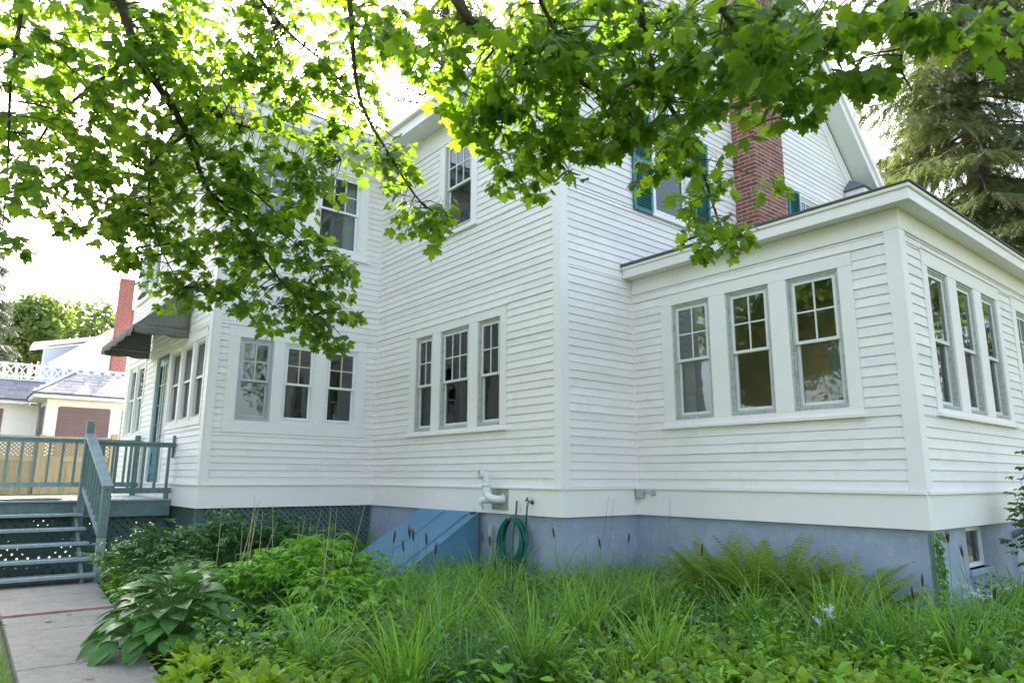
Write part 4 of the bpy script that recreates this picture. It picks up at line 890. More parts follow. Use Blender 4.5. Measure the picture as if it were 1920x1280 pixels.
leafP, leafD, twigs = [], [], []
CAMn, DIRn, RGTn, UPn = (np.array(v) for v in (CAM, DIR, RGT, UPV))
def atn(px, py, de): return CAMn + (DIRn + RGTn * ((px - 960) / FPX) + UPn * ((640 - py) / FPX)) * de
for (px, py, rx, ry, de, ds, nl) in BL + BLO:
    nl = nl * (2.5 if px < 700 else 2.4) if py > -100 else nl; de = de * DS(px); ncl = max(1, int(nl / 6.5))
    for c in range(ncl):
        while True:
            a, b_ = rng.uniform(-1, 1, 2)
            if a * a + b_ * b_ < 1: break
        cpt = atn(px + a * rx * .92, py + b_ * ry * .92, de + rng.uniform(-ds, ds))
        d2 = np.linalg.norm(nodes - cpt, axis=1) + .6 * np.maximum(0, cpt[2] - nodes[:, 2]); nd = nodes[np.argmin(d2)]
        if py > -100 and np.linalg.norm(nd - cpt) < 2.2: twigs.append((nd, cpt))
        m_ = int(np.clip(rng.normal(6.5, 1.6), 3, 10))
        for q in range(m_):
            az = rng.uniform(0, 2 * math.pi); dr = rng.uniform(.1, 1.15)
            d = np.array([math.cos(az) * math.cos(dr), math.sin(az) * math.cos(dr), -math.sin(dr)])
            off = np.array([math.cos(az), math.sin(az), rng.uniform(-1.0, .5)]) * rng.uniform(.02, .12)
            leafP.append(cpt + off); leafD.append(d)
leafP = np.array(leafP); leafD = np.array(leafD); N_ = len(leafP)
leafS = np.clip(rng.normal(.086, .02, N_), .045, .135); roll = rng.normal(0, .55, N_); Fm = frames(leafD, roll); Fm[:, :, 0] *= U(.78, 1.12, N_)[:, None]; curl = rng.random(N_) < .45
v_ = leafP - CAMn; dep = v_ @ DIRn; sx = 960 + FPX * (v_ @ RGTn) / dep; sy = 640 - FPX * (v_ @ UPn) / dep
vis = (sx > 0) & (sx < 1920) & (sy > 0) & (sy < 1280)
order = np.argsort(-np.where(vis, leafS / dep, 0))[:300]; single = np.zeros(N_, bool); single[order] = True
k1, k2 = ~single & curl, ~single & ~curl
crown = put('crown', merge([inst(maple_t2, Fm[k1], leafP[k1], leafS[k1]), inst(maple_t, Fm[k2], leafP[k2], leafS[k2])]), M['maple'], maple); tag(crown, kind='stuff')
lme = [npmesh('leaf', t_[0], t_[1], M['maple']) for t_ in (maple_t, maple_t2)]
for i in order:
    o = bpy.data.objects.new('leaf', lme[int(curl[i])]); col.objects.link(o); o.parent = maple
    mw = Matrix(Fm[i].tolist()).to_4x4() @ Matrix.Scale(float(leafS[i]), 4); mw.translation = Vector(leafP[i].tolist()) - org(maple); o.matrix_local = mw
br = MB()
for i, (C, r_) in enumerate(LIMB):
    q = MB(); q.tube(C, r_, 8); q.build('branch', M['bark'], maple, True)
tw_ = MB()
for nd, cp in twigs:
    a, b_ = Vector(nd.tolist()), Vector(cp.tolist()); L_ = (b_ - a).length
    m1 = a.lerp(b_, .45) + Vector((rnd.uniform(-.1, .1), rnd.uniform(-.1, .1), rnd.uniform(.02, .16))) * min(L_, 1)
    tw_.tube(curve([a, m1, b_], 3), [.0055, .005, .0045, .004, .0032, .0026, .002], 4, False)
tag(tw_.build('twigs', M['bark'], maple), kind='stuff')
pt = MB()
for i in range(N_):
    if vis[i] and dep[i] < 5.2:
        p = leafP[i]; q_ = p - leafD[i] * .07 + np.array([0, 0, .02]); b0 = len(pt.v); s_ = Fm[i][:, 0] * .0016
        pt.v += [tuple(p - s_), tuple(p + s_), tuple(q_ + s_), tuple(q_ - s_)]; pt.f.append((b0, b0 + 1, b0 + 2, b0 + 3))
tag(pt.build('petioles', M['greenstem'], maple), kind='stuff')

# ---------------------------------------------------------------- conifers
def spruce(name, label, x, y, z0, H, rad, mt, dens, size, zlow=.12, group=None, droop=.5, seed=3):
    g_ = np.random.default_rng(seed); t = thing(name, label, 'tree', (x, y, z0), group)
    tr = MB(); tr.tube([(x, y, z0 - .3), (x, y, z0 + H * .3), (x + .1, y, z0 + H * .7), (x, y, z0 + H)], [rad * .085, rad * .06, rad * .03, .02], 10); tr.build('trunk', M['sbark'], t, True)
    P, D, S = [], [], []; bb = MB(); z = zlow * H
    while z < H * .98:
        r_ = rad * (1 - z / H) ** .8 + .15; nbr = int(g_.integers(4, 7))
        for k in range(nbr):
            az = g_.uniform(0, 6.283); L_ = r_ * g_.uniform(.75, 1.1); el = g_.uniform(-.05, .25) - droop * (1 - z / H) * .5
            pts = []; nseg = 8; p = np.array([x, y, z0 + z]); a = el
            for i in range(nseg + 1):
                pts.append(p.copy()); a2 = a - droop * .7 * math.sin(i / nseg * 2.2) + (.5 * droop if i > nseg * .7 else 0); p = p + np.array([math.cos(az) * math.cos(a2), math.sin(az) * math.cos(a2), math.sin(a2)]) * L_ / nseg
            bb.tube([tuple(q) for q in pts], [max(.008, .012 * L_ * (1 - i / nseg) + .008) for i in range(nseg + 1)], 4, False)
            n = int(dens * L_ * 10)
            tt = g_.uniform(.12, 1, n) ** .8; idx = np.minimum((tt * nseg).astype(int), nseg - 1); fr_ = tt * nseg - idx; A_ = np.array(pts)
            base = A_[idx] * (1 - fr_)[:, None] + A_[idx + 1] * fr_[:, None]
            side = np.array([-math.sin(az), math.cos(az), 0]); lat = g_.uniform(-1, 1, n) * (L_ * .24) * np.sin(np.clip(tt, .05, 1) * 2.6)
            base = base + side[None] * lat[:, None]; base[:, 2] -= np.abs(lat) * .35
            dr = g_.uniform(.2, 1.3, n) * droop * 1.6
            dvec = np.stack([np.cos(az) * np.cos(dr) * .7 + side[0] * np.sign(lat) * .6, np.sin(az) * np.cos(dr) * .7 + side[1] * np.sign(lat) * .6, -np.sin(dr)], 1) + g_.normal(0, .18, (n, 3))
            P.append(base); D.append(dvec); S.append(g_.uniform(.6, 1.25, n) * size)
        z += H * .017 * g_.uniform(.7, 1.3) * (1.0 if z < H * .7 else .7)
    P = np.concatenate(P); D = np.concatenate(D); S = np.concatenate(S)
    # a spray: narrow needle-clad twig with side needles
    sv_ = [(0, 0, 0)]; st_ = []
    for k in range(7):
        y_ = .1 + .13 * k; w_ = .17 * (1 - .55 * k / 7)
        for s in (-1, 1):
            for zz_ in (.05, -.07):
                b0 = len(sv_); sv_ += [(0, y_ - .07, 0), (s * w_, y_ + .09, zz_), (0, y_ + .01, 0)]; st_.append((b0, b0 + 1, b0 + 2))
    b0 = len(sv_); sv_ += [(-.02, .8, 0), (.02, .8, 0), (0, 1.1, -.03)]; st_.append((b0, b0 + 1, b0 + 2))
    # few islands: make each spray share one root vertex for a common shade
    tp = (np.array(sv_[1:] ), np.array(st_) - 1)
    cr = put('crown', inst(tp, frames(D, g_.uniform(-.6, .6, len(P))), P, S), M[mt], t); tag(cr, kind='stuff')
    tag(bb.build('branches', M['sbark'], t), kind='stuff')
    return t
s1 = at(1885, 700, 20.0); spruce('spruce_tree', 'tall spruce with drooping boughs beside the sunroom roof', s1.x, s1.y, 0, 26, 6.4, 'spruce', 4.6, .48, .10, None, .8, 4)
s2 = at(815, 700, 25.0); spruce('thin_spruce_tree', 'thin sparse grey spruce rising behind the roof eave', s2.x, s2.y, 0, 27, 6.0, 'spruced', 1.5, .36, .3, None, .4, 9)
s3 = at(-95, 700, 30.0); spruce('spruce_tree', 'dark conifer at the left edge behind the neighbouring house', s3.x, s3.y, .9, 14, 3.3, 'spruced', 3.0, .6, .08, None, .5, 12)

# ---------------------------------------------------------------- far broadleaf trees
def leafcloud(g_, cx, cy, z0, H, rad, n, sz, lobes=16):
    cs = []
    for k in range(lobes):
        a = g_.uniform(0, 6.283); rr = rad * g_.uniform(0, .72); cs.append((cx + rr * math.cos(a), cy + rr * math.sin(a), z0 + H * g_.uniform(.38, .9), rad * g_.uniform(.24, .42)))
    cs = np.array(cs); i = g_.integers(0, lobes, n); d = unit(g_.normal(0, 1, (n, 3))); rr = g_.uniform(.55, 1.05, n) ** .6
    P = cs[i, :3] + d * (cs[i, 3] * rr)[:, None] * np.array([1, 1, .8]); D = d * .4 + g_.normal(0, .6, (n, 3)); D[:, 2] -= .3
    return P, D, g_.uniform(.7, 1.3, n) * sz, cs
def tree(name, label, x, y, z0, H, rad, n, sz, mt, seed, group=None):
    g_ = np.random.default_rng(seed); t = thing(name, label, 'tree', (x, y, z0), group); P, D, S, cs = leafcloud(g_, x, y, z0, H, rad, n, sz)
    tr = MB(); tr.tube([(x, y, z0 - .3), (x + .1, y, z0 + H * .3), (x, y + .1, z0 + H * .55), (x, y, z0 + H * .8)], [H * .03, H * .022, H * .014, .03], 8)
    for c in cs: tr.tube([(x, y, z0 + H * .32), ((x + c[0]) / 2, (y + c[1]) / 2, z0 + H * .42 + .2), tuple(c[:3])], [H * .01, H * .007, .02], 5, False)
    tr.build('trunk', M['bark'], t, True)
    tag(put('crown', inst(small_t, frames(D, g_.uniform(-1.5, 1.5, n)), P, S), M[mt], t), kind='stuff')
    return t
for k, (px, de, H, rad, n, lb, sd2) in enumerate(((35, 50, 14.5, 4.8, 6500, 'leafy green tree left of the neighbouring gable', 21), (150, 58, 16.0, 5.6, 6500, 'broad olive green tree directly behind the neighbouring gable', 22), (-60, 60, 13.0, 6, 4000, 'rounded green tree at the far left horizon', 23))):
    p = at(px, 800, de); tree('broadleaf_tree', lb, p.x, p.y, 1, H, rad, n, .42, 'far', sd2)
# trees across the garden, seen only as reflections in the window panes
for k, (x, y, H, rad) in enumerate(((-14.5, 1.0, 11, 4.4), (-16, 8, 13, 5), (-14, -7, 12, 5), (-3, -17, 11, 4.6), (7, -15, 12, 5), (17, -12, 12, 5), (26, -9, 12, 5), (-15, 16, 12, 5))):
    tree('garden_tree', 'leafy garden tree across the lawn mirrored in the window panes', x, y, 0, H, rad, 6500, .26, 'far', 31 + k, 'trees across the lawn')
# ---------------------------------------------------------------- garden plants
rng = np.random.default_rng(77)
def inside(x, y):               # soil in front of the walls
    ok = (x > -4.42 + .088 * y) & (x < 6.5) & (y > -6) & (y < 4.5)
    ok &= ~((x > -.12) & (y > -.12)) & ~((x > 1.22) & (y > -3.66))
    ok &= ~((x > -1.5) & (y > 1.5) & (y < 3.2))
    return ok
def pts_in(n, x0, x1, y0, y1, test=None):
    out = []
    while sum(len(o) for o in out) < n:
        x, y_ = U(x0, x1, n), U(y0, y1, n); k = inside(x, y_)
        if test is not None: k &= test(x, y_)
        out.append(np.stack([x[k], y_[k], np.zeros(k.sum())], 1))
    return np.concatenate(out)[:n]
def dist_row(x, y): return (x - CAM.x) * DIR.x + (y - CAM.y) * DIR.y
def latr(x, y): return (x - CAM.x) * RGT.x + (y - CAM.y) * RGT.y
# long grass, too many blades to count
def limep(x, y):
    d = dist_row(x, y); t = latr(x, y) / np.maximum(d, .1)
    return (d > 4.0) & (((t > .16) & (d < 5.65 - .3 * np.sin(t * 17))) | ((t < -.2) & (t > -.47) & (d < 5.5)))
def grassy(x, y):
    d = dist_row(x, y); l = latr(x, y)
    return (d > 4.5) & (d < 9) & (l / np.maximum(d, .1) > -.30) & ~((x < -2.4) & (y > -.6) & (l / d < -.14)) & ~(limep(x, y) & (rng.random(len(x)) < .8)) & ~((x > .3) & (x < 1.3) & (y < -1.3) & (y > -3.3))
parts, parts2 = [], []
tc = pts_in(270, -4, 4.5, -5.5, 4.2, grassy)
for c in tc:
    n = int(rng.integers(26, 60)); near = (c[0] > .4 and c[1] < -.5); s = rng.uniform(.65, 1.0) if near else rng.uniform(.8, 1.35)
    P = np.stack([c[0] + rng.normal(0, .05, n), c[1] + rng.normal(0, .05, n), np.zeros(n)], 1); lean = rng.random() < .5
    az = rng.normal(rng.uniform(0, 6.283), .6, n) if lean else U(0, 6.283, n)
    (parts if rng.random() < .6 else parts2).append(blades(P, az, U(.40, .85, n) * s, U(.75, 1.35, n) if lean else U(1.0, 1.5, n), U(.9, 2.2, n) if lean else U(.8, 2.6, n), U(.006, .014, n), 7, rng.normal(0, .4, n)))
gr = put('long_grass', merge(parts), M['iris']); tag(gr, 'long arching yellow green grass filling the planting bed', 'grass', kind='stuff')
gr = put('blue_green_grass', merge(parts2), M['arch']); tag(gr, 'blue green strap leaves flopping over the planting bed', 'grass', kind='stuff')
P = pts_in(3600, -4, 4.5, -5.5, 4.2, grassy); n = len(P)
gr = put('short_grass', blades(P, U(0, 6.283, n), U(.18, .50, n), U(.9, 1.5, n), U(.3, 1.8, n), U(.004, .008, n), 4, rng.normal(0, .5, n)), M['blade']); tag(gr, 'fine green grass growing between the garden plants', 'grass', kind='stuff')
# low weedy foliage under everything
P = pts_in(11000, -4, 5, -5.5, 4.3); n = len(P); P[:, 2] = U(.02, .28, n); az = U(0, 6.283, n); el = U(-.2, .9, n)
wd_ = put('ground_cover', inst(lance_t, frames(np.stack([np.cos(az) * np.cos(el), np.sin(az) * np.cos(el), np.sin(el)], 1), rng.normal(0, .5, n)), P, U(.05, .13, n)), M['peony']); tag(wd_, 'low leafy weeds covering the soil', 'weeds', kind='stuff')
# mixed weeds with taller stems, and dead blades
for nm, mt, tp_, cnt, lb, sz in (('mixed_weeds', 'peony', lance_t, 190, 'mixed leafy weeds standing among the grass', .075), ('broad_weeds', 'shrub', oval_t, 110, 'broad leaved weeds standing among the grass', .07), ('yellow_weeds', 'lime', lance_t, 60, 'yellowish weeds standing among the grass', .065)):
    parts = []
    for c in pts_in(cnt, -4.1, 4.5, -5.5, 4.3, lambda x, y: (dist_row(x, y) > 4.3) & (dist_row(x, y) < 8.5)):
        for st_ in range(int(rng.integers(3, 7))):
            h = rng.uniform(.18, .52); az = rng.uniform(0, 6.283); n = int(h * 40); t_ = U(.15, 1, n); a_ = U(0, 6.283, n); e_ = U(-.4, .7, n)
            P = np.stack([c[0] + t_ * h * .4 * math.cos(az) + .015 * np.cos(a_), c[1] + t_ * h * .4 * math.sin(az) + .015 * np.sin(a_), t_ * h], 1)
            parts.append(inst(tp_, frames(np.stack([np.cos(a_) * np.cos(e_), np.sin(a_) * np.cos(e_), np.sin(e_)], 1), rng.normal(0, .4, n)), P, U(.6, 1.3, n) * sz * (1.25 - .6 * t_)))
    o = put(nm, merge(parts), M[mt]); tag(o, lb, 'weeds', kind='stuff')
P = pts_in(420, -4.0, 4.5, -5.5, 4.2); n = len(P)
o = put('dead_blades', blades(P, U(0, 6.283, n), U(.25, .7, n), U(.3, 1.4, n), U(.4, 2.0, n), U(.003, .009, n), 5), M['dead']); tag(o, 'dead tan blades scattered through the grass', 'grass', kind='stuff')
P = pts_in(1500, -4.6, -3.7, -2.5, 4.3); n = len(P); P[:, 2] = U(.02, .12, n); az = U(0, 6.283, n); el = U(-.2, .7, n)
o = put('edge_weeds', inst(lance_t, frames(np.stack([np.cos(az) * np.cos(el), np.sin(az) * np.cos(el), np.sin(el)], 1), rng.normal(0, .5, n)), P, U(.05, .12, n)), M['peony']); tag(o, 'low weeds along the edge of the path', 'weeds', kind='stuff')
# lawn left of the path
n = 14000; x = -5.25 - U(0, 1.6, n) ** 1.4; P = np.stack([x, U(-2.5, 6, n), np.full(n, -.03)], 1)
lw = put('lawn_grass', blades(P, U(0, 6.283, n), U(.06, .12, n), U(.8, 1.5, n), U(.2, 1.4, n), U(.003, .006, n), 2), M['lawn']); tag(lw, 'short bright lawn beside the path', 'grass', kind='stuff')
# lime broad-leaved ground cover near the camera
parts = []
for c in pts_in(900, -4.6, 3.0, -5.6, 0, limep):
    n = int(rng.integers(6, 12)); az = U(0, 6.283, n); el = U(.5, 1.35, n); zc = rng.uniform(.02, .16)
    P = np.stack([c[0] + rng.normal(0, .02, n), c[1] + rng.normal(0, .02, n), np.full(n, zc)], 1)
    parts.append(inst(oval_t, frames(np.stack([np.cos(az) * np.cos(el), np.sin(az) * np.cos(el), np.sin(el)], 1), rng.normal(0, .4, n)), P, U(.07, .155, n)))
lm = put('lime_ground_cover', merge(parts), M['lime']); tag(lm, 'lime green broad leaves at the front of the bed', 'ground cover', kind='stuff')

# hostas with single leaves
hv = []; hf = []
nl, nw = 8, 3
for i in range(nl + 1):
    t = i / nl; w_ = .40 * math.sin(math.pi * min(1, t * 1.02) ** .72) ** .9 * (1 if t < .96 else .4); w_ = max(w_, .004)
    for j in range(-nw, nw + 1):
        u = j / nw; x = w_ * u * (1.0); hv.append((x, t - .10 * (1 - abs(u)) * 0 - .10 * abs(u) * (1 - t) * 1.1, .22 * abs(u) * w_ - .38 * t * t + .012 * math.cos(u * 9)))
for i in range(nl):
    for j in range(2 * nw):
        a = i * (2 * nw + 1) + j; hf.append((a, a + 1, a + 2 * nw + 2, a + 2 * nw + 1))
hme = mesh('leaf', hv, hf, M['hosta'], True)
def hosta(label, x, y, rad, hgt, n, s0, s1, seed):
    g_ = random.Random(seed); t = thing('hosta_plant', label, 'plant', (x, y, 0), 'hostas along the path')
    stm = MB()
    for k in range(n):
        f = (k + .5) / n; az = k * 2.39996 + g_.uniform(-.2, .2); rr = rad * math.sqrt(f) * .8; zz_ = hgt * (1 - .80 * f) * g_.uniform(.85, 1.1) + .03
        p = Vector((x + rr * math.cos(az), y + rr * math.sin(az), zz_)); el = .75 - 1.35 * f + g_.uniform(-.2, .2); s = g_.uniform(s0, s1)
        d = np.array([[math.cos(az) * math.cos(el), math.sin(az) * math.cos(el), math.sin(el)]]); fm = frames(d, np.array([g_.gauss(0, .3)]))[0]
        o = bpy.data.objects.new('leaf', hme); col.objects.link(o); o.parent = t
        mw = Matrix(fm.tolist()).to_4x4() @ Matrix.Scale(s, 4); mw.translation = p - org(t); o.matrix_local = mw
        stm.tube([(x + .2 * rr * math.cos(az), y + .2 * rr * math.sin(az), 0), (x + .6 * rr * math.cos(az), y + .6 * rr * math.sin(az), zz_ * .75), tuple(p)], [.007, .006, .004], 5, False)
    tag(stm.build('leaf_stalks', M['greenstem'], t), kind='stuff')
hosta('big hosta with overlapping broad leaves spilling onto the path', -4.16, .30, .70, .56, 170, .12, .20, 1)
hosta('smaller hosta half hidden behind the big one', -3.75, 1.25, .5, .48, 44, .16, .25, 2)
hosta('low pale hosta at the front beside the path edge', -3.75, -.72, .3, .2, 16, .12, .19, 3)

# bushy leafy plants
def bushy(name, label, x, y, rad, hgt, nst, mt, ls, seed, group, ltp=lance_t, per=9):
    g_ = np.random.default_rng(seed); t = thing(name, label, 'shrub', (x, y, 0), group); stm = MB(); parts = []
    for k in range(nst):
        az = g_.uniform(0, 6.283); rr = rad * math.sqrt(g_.uniform(0, 1)); h = hgt * (1 - .45 * (rr / rad) ** 2) * g_.uniform(.7, 1.08)
        a, b_, c = Vector((x + .15 * rr * math.cos(az), y + .15 * rr * math.sin(az), 0)), Vector((x + .55 * rr * math.cos(az), y + .55 * rr * math.sin(az), h * .7)), Vector((x + rr * math.cos(az), y + rr * math.sin(az), h))
        stm.tube([a, b_, c], [.006, .005, .002], 4, False)
        for lv in range(4):
            tt = .4 + .2 * lv; p = a.lerp(b_, tt * 1.0) if tt < .5 else b_.lerp(c, (tt - .5) * 2)
            az2 = g_.uniform(0, 6.283); el = g_.uniform(-.1, .5); L_ = g_.uniform(.09, .17)
            n = per; i = np.arange(n); side = np.where(i % 2 == 0, 1, -1) * (i > 0); f = 1 - i / n * .75
            P = np.array(p)[None] + np.stack([np.cos(az2) * np.cos(el) * L_ * f, np.sin(az2) * np.cos(el) * L_ * f, np.sin(el) * L_ * f - .03 * f * f], 1)
            aa = az2 + side * g_.uniform(.5, 1.0, n); ee = g_.uniform(-.55, .25, n)
            parts.append(inst(ltp, frames(np.stack([np.cos(aa) * np.cos(ee), np.sin(aa) * np.cos(ee), np.sin(ee)], 1), g_.normal(0, .35, n)), P, g_.uniform(.7, 1.25, n) * ls))
    tag(stm.build('stems', M['greenstem'], t), kind='stuff'); tag(put('foliage', merge(parts), M[mt], t), kind='stuff')
for k, (x, y, r_, h, lb) in enumerate(((-3.65, 3.5, .62, .84, 'dark leafy shrub next to the stair post'), (-2.75, 3.7, .64, .96, 'dark leafy shrub in front of the bay corner'), (-1.95, 3.8, .6, .92, 'dark leafy shrub under the bay lattice'), (-3.55, 2.6, .5, .50, 'low dark shrub beside the end of the path'), (-1.25, 3.85, .42, .60, 'dark leafy shrub between the bay lattice and the bulkhead'))):
    bushy('dark_shrub', lb, x, y, r_, h, 95, 'shrub', .085, 40 + k, 'dark shrubs along the bay', per=9)
for k, (x, y, r_, h, lb) in enumerate(((-3.1, .75, .7, .78, 'lush green bushy plant right of the big hosta'), (-2.35, 1.45, .7, .78, 'lush green bushy plant in front of the bulkhead'), (-2.85, -.15, .62, .58, 'low lush green bushy plant nearest the camera'), (-2.2, 2.4, .6, .62, 'lush green bushy plant beside the lower end of the bulkhead'))):
    bushy('peony_plant', lb, x, y, r_, h, 85, 'peony', .10, 60 + k, 'lush bushy plants in the bed', per=9)
# ferns
def frond_mesh(L_, wd, bend, mt, seed):
    g_ = random.Random(seed); V, T = [], []; n = 26; pos = np.zeros(3); 
    for i in range(n):
        t = i / n; a = 1.35 - bend * t ** 1.5; d = np.array([0, math.cos(a), math.sin(a)]); nrm = np.array([0, -math.sin(a), math.cos(a)]); pos = pos + d * L_ / n
        b0 = len(V); V += [tuple(pos - d * L_ / n - np.array([.003, 0, 0])), tuple(pos - d * L_ / n + np.array([.003, 0, 0])), tuple(pos)]; T.append((b0, b0 + 1, b0 + 2))
        if t < .14: continue
        w_ = wd * math.sin(math.pi * min(1, (t - .06) ** .7)) ** .8 + .008
        for s in (-1, 1):
            m_ = 7; pd = unit(np.array([s * 1.0, .0, 0]) + d * .38 - nrm * .25)
            for k in range(m_):
                q0 = pos + pd * w_ * k / m_; q1 = pos + pd * w_ * (k + 1.1) / m_; ln = min(.021, w_ * .3) * (1 - .7 * k / m_) + .002
                for s2 in (-1, 1):
                    b0 = len(V); V += [tuple(q0), tuple(q1), tuple((q0 + q1) / 2 + d * s2 * ln + pd * ln * .5 - nrm * .25 * ln)]; T.append((b0, b0 + 1, b0 + 2))
    return npmesh('frond', np.array(V), np.array(T), M[mt])
FR = {k: [frond_mesh(.85, .082, b_, k, i) for i, b_ in enumerate((.6, .95, 1.35))] for k in ('fern', 'fernolive', 'fernbrown')}
def fern(label, x, y, n, s, mt, seed, spread=1.0, az0=0, azw=3.1416, z=0):
    g_ = random.Random(seed); t = thing('fern_plant', label, 'fern', (x, y, z), 'ferns in the bed')
    for k in range(n):
        az = az0 + g_.uniform(-azw, azw); sc = s * g_.uniform(.75, 1.15); tilt = g_.uniform(-.05, .5) * spread
        o = link('frond', FR[mt][k % 3], t, (x + .05 * math.cos(az), y + .05 * math.sin(az), z), rot=(-tilt, g_.uniform(-.25, .25), az - math.pi / 2), scale=(sc, sc, sc))
FN = [('big olive fern against the sunroom foundation', .66, -1.72, 85, 1.08, 'fernolive'), ('olive fern between the two big ferns by the sunroom', .74, -2.25, 80, 1.06, 'fernolive'), ('olive fern nearest the sunroom corner', .80, -2.95, 75, .98, 'fernolive'), ('low fern at the inner corner of the sunroom foundation', .75, -.55, 14, .6, 'fern'),
      ('dark fern between the bay lattice and the bulkhead', -.40, 3.75, 14, .95, 'fern'), ('upright fern in front of the bay lattice', -1.25, 4.2, 9, 1.0, 'fern'), ('bright fern at the foot of the bay corner', -2.75, 4.35, 14, 1.0, 'fern'),
      ('bright fern beside the lower stair post', -3.75, 4.35, 6, .85, 'fern'), ('pale fern beside the bulkhead flank', -.75, 1.25, 12, .60, 'fern'), ('small fern under the coiled hose', -.55, .55, 12, .5, 'fern'), ('low fern in front of the house corner', -.35, -.35, 12, .52, 'fern'), ('withered brown fern in front of the bay lattice', -1.75, 4.05, 4, .95, 'fernbrown'), ('small withered fern in the long grass', -1.35, .75, 4, .45, 'fernbrown'), ('fern low beside the path and the stairs', -3.95, 3.75, 8, .5, 'fern')]
for k, (lb, x, y, n, s, mt) in enumerate(FN): fern(lb, x, y, n, s, mt, 90 + k)
# daylily clumps
def clump(label, x, y, n, L0, L1, seed, up=1.0):
    g_ = np.random.default_rng(seed); t = thing('daylily_clump', label, 'plant', (x, y, 0), 'daylily clumps')
    P = np.stack([x + g_.normal(0, .05, n), y + g_.normal(0, .05, n), np.zeros(n)], 1)
    tag(put('strap_leaves', blades(P, g_.uniform(0, 6.283, n), g_.uniform(L0, L1, n), g_.uniform(1.15, 1.53, n), g_.uniform(.2, 1.7, n) / up, g_.uniform(.010, .019, n), 7, g_.normal(0, .4, n)), M['iris'], t), kind='stuff')
CL = [(at(1190, 1115, 6.4), 'tall daylily clump in front of the inner corner of the sunroom'), (at(1100, 1150, 5.6), 'daylily clump below the house corner'), (at(1690, 1150, 5.2), 'daylily clump in front of the sunroom corner'), (at(1850, 1140, 5.6), 'daylily clump under the basement window'), (at(1000, 1200, 4.6), 'arching daylily clump in the middle of the bed'), (at(1230, 1225, 4.7), 'arching daylily clump left of the lime ground cover'), (at(830, 1180, 5.2), 'daylily clump in front of the bulkhead flank'), (at(1560, 1165, 5.5), 'daylily clump around the pale flower'), (at(760, 1250, 4.2), 'daylily clump close to the camera left of centre'), (at(1800, 1200, 4.9), 'daylily clump nearest the camera on the right'), (at(1900, 1080, 6.6), 'upright daylily clump by the blue pipe')]
for k, (p, lb) in enumerate(CL): clump(lb, p.x, p.y, 60 if k in (0, 3, 10) else 80, .45, .85, 120 + k, 1.5 if k in (0, 3, 10) else 1.0)
# dried flower stalks with dark seed heads, and pale dry stems
SEED = [(738, 1018, 5.0, 'above the left of the bulkhead'), (757, 1035, 4.9, 'against the lower bulkhead'), (768, 1008, 5.0, 'against the bulkhead seam'), (775, 1014, 5.1, 'just right of the seam'), (800, 1022, 4.8, 'against the right rib of the bulkhead'), (816, 1040, 4.7, 'at the bulkhead flank'), (905, 1018, 5.6, 'at the edge of the bulkhead flank'), (919, 1025, 5.4, 'below the conduit box'), (1040, 1008, 5.9, 'left of the house corner'), (1126, 1027, 6.0, 'in front of the blue foundation'), (1178, 1018, 6.1, 'beside the inner corner of the foundation'), (1316, 1042, 5.2, 'in front of the big fern'), (1778, 1018, 5.0, 'right of the sunroom corner'), (1806, 1045, 5.0, 'below the basement window'), (1730, 1100, 4.8, 'low beside the sunroom corner'), (1128, 1184, 4.3, 'low in the middle of the grass'), (1713, 1125, 4.7, 'lowest beside the sunroom corner'), (1865, 1125, 4.6, 'at the right edge of the bed'), (930, 1070, 5.0, 'under the hose'), (960, 1112, 4.8, 'in the grass below the hose')]
for k, (px, py, de, lb) in enumerate(SEED):
    h = at(px, py, de); b0 = Vector((h.x + rnd.uniform(-.12, .12), h.y + rnd.uniform(-.12, .12), 0)); t = thing('dried_flower_stalk', 'dried flower stalk with dark seed head ' + lb, 'flower stalk', tuple(b0), 'dried flower stalks')
    ax_ = (h - b0).normalized(); q = MB(); q.tube([b0, b0.lerp(h, .5) + Vector((rnd.uniform(-.02, .02), 0, 0)), h], [.0022, .002, .0018], 5, False); q.build('stalk', M['greenstem'], t)
    q = MB()
    for j in range(3):
        d = (ax_ + Vector((rnd.uniform(-.16, .16), rnd.uniform(-.16, .16), 0))).normalized(); q.tube([h, h + d * .02, h + d * .05, h + d * .09], [.002, .0062, .005, .001], 6)
    q.build('seed_head', M['seed'], t)
for k in range(22):
    px, py = rnd.choice(((530, 945), (560, 950), (610, 960), (640, 930), (690, 930), (500, 950), (470, 945), (440, 950), (680, 1000), (720, 1010), (420, 1000), (370, 980))); de = rnd.uniform(6.6, 8.2)
    h = at(px + rnd.uniform(-25, 25), py + rnd.uniform(-15, 40), de); b0 = Vector((h.x + rnd.uniform(-.35, .1), h.y + rnd.uniform(-.2, .2), 0))
    q = MB(); q.tube(curve([b0, b0.lerp(h, .55) + Vector((.02, .02, .0)), h], 4), [.0045, .0044, .0042, .004, .0038, .0034, .003, .0025, .002], 5, False); tag(q.build('dried_weed', M['drystem'], None), 'thin pale dry stem standing among the shrubs by the bay', 'stem', 'dry stems by the bay')
for k, (px, de) in enumerate(((1137, 6.9), (1146, 6.9), (1252, 6.7), (1216, 6.6), (1540, 5.0), (1465, 5.0))):
    h = at(px + 4, (930, 935, 930, 975, 985, 985)[k], de); b0 = Vector((h.x - .22 + .09 * k, h.y + .12 - .05 * k, 0)); q = MB(); q.tube(curve([b0, b0.lerp(h, .5) + Vector((.06 - .025 * k, .02, .05)), h], 4), [.002] * 6 + [.0018, .0015, .001], 5, False); tag(q.build('wild_grass_stalk', M['greenstem'], None), 'very thin bare stem standing up against the house trim', 'stem', 'thin bare stems')
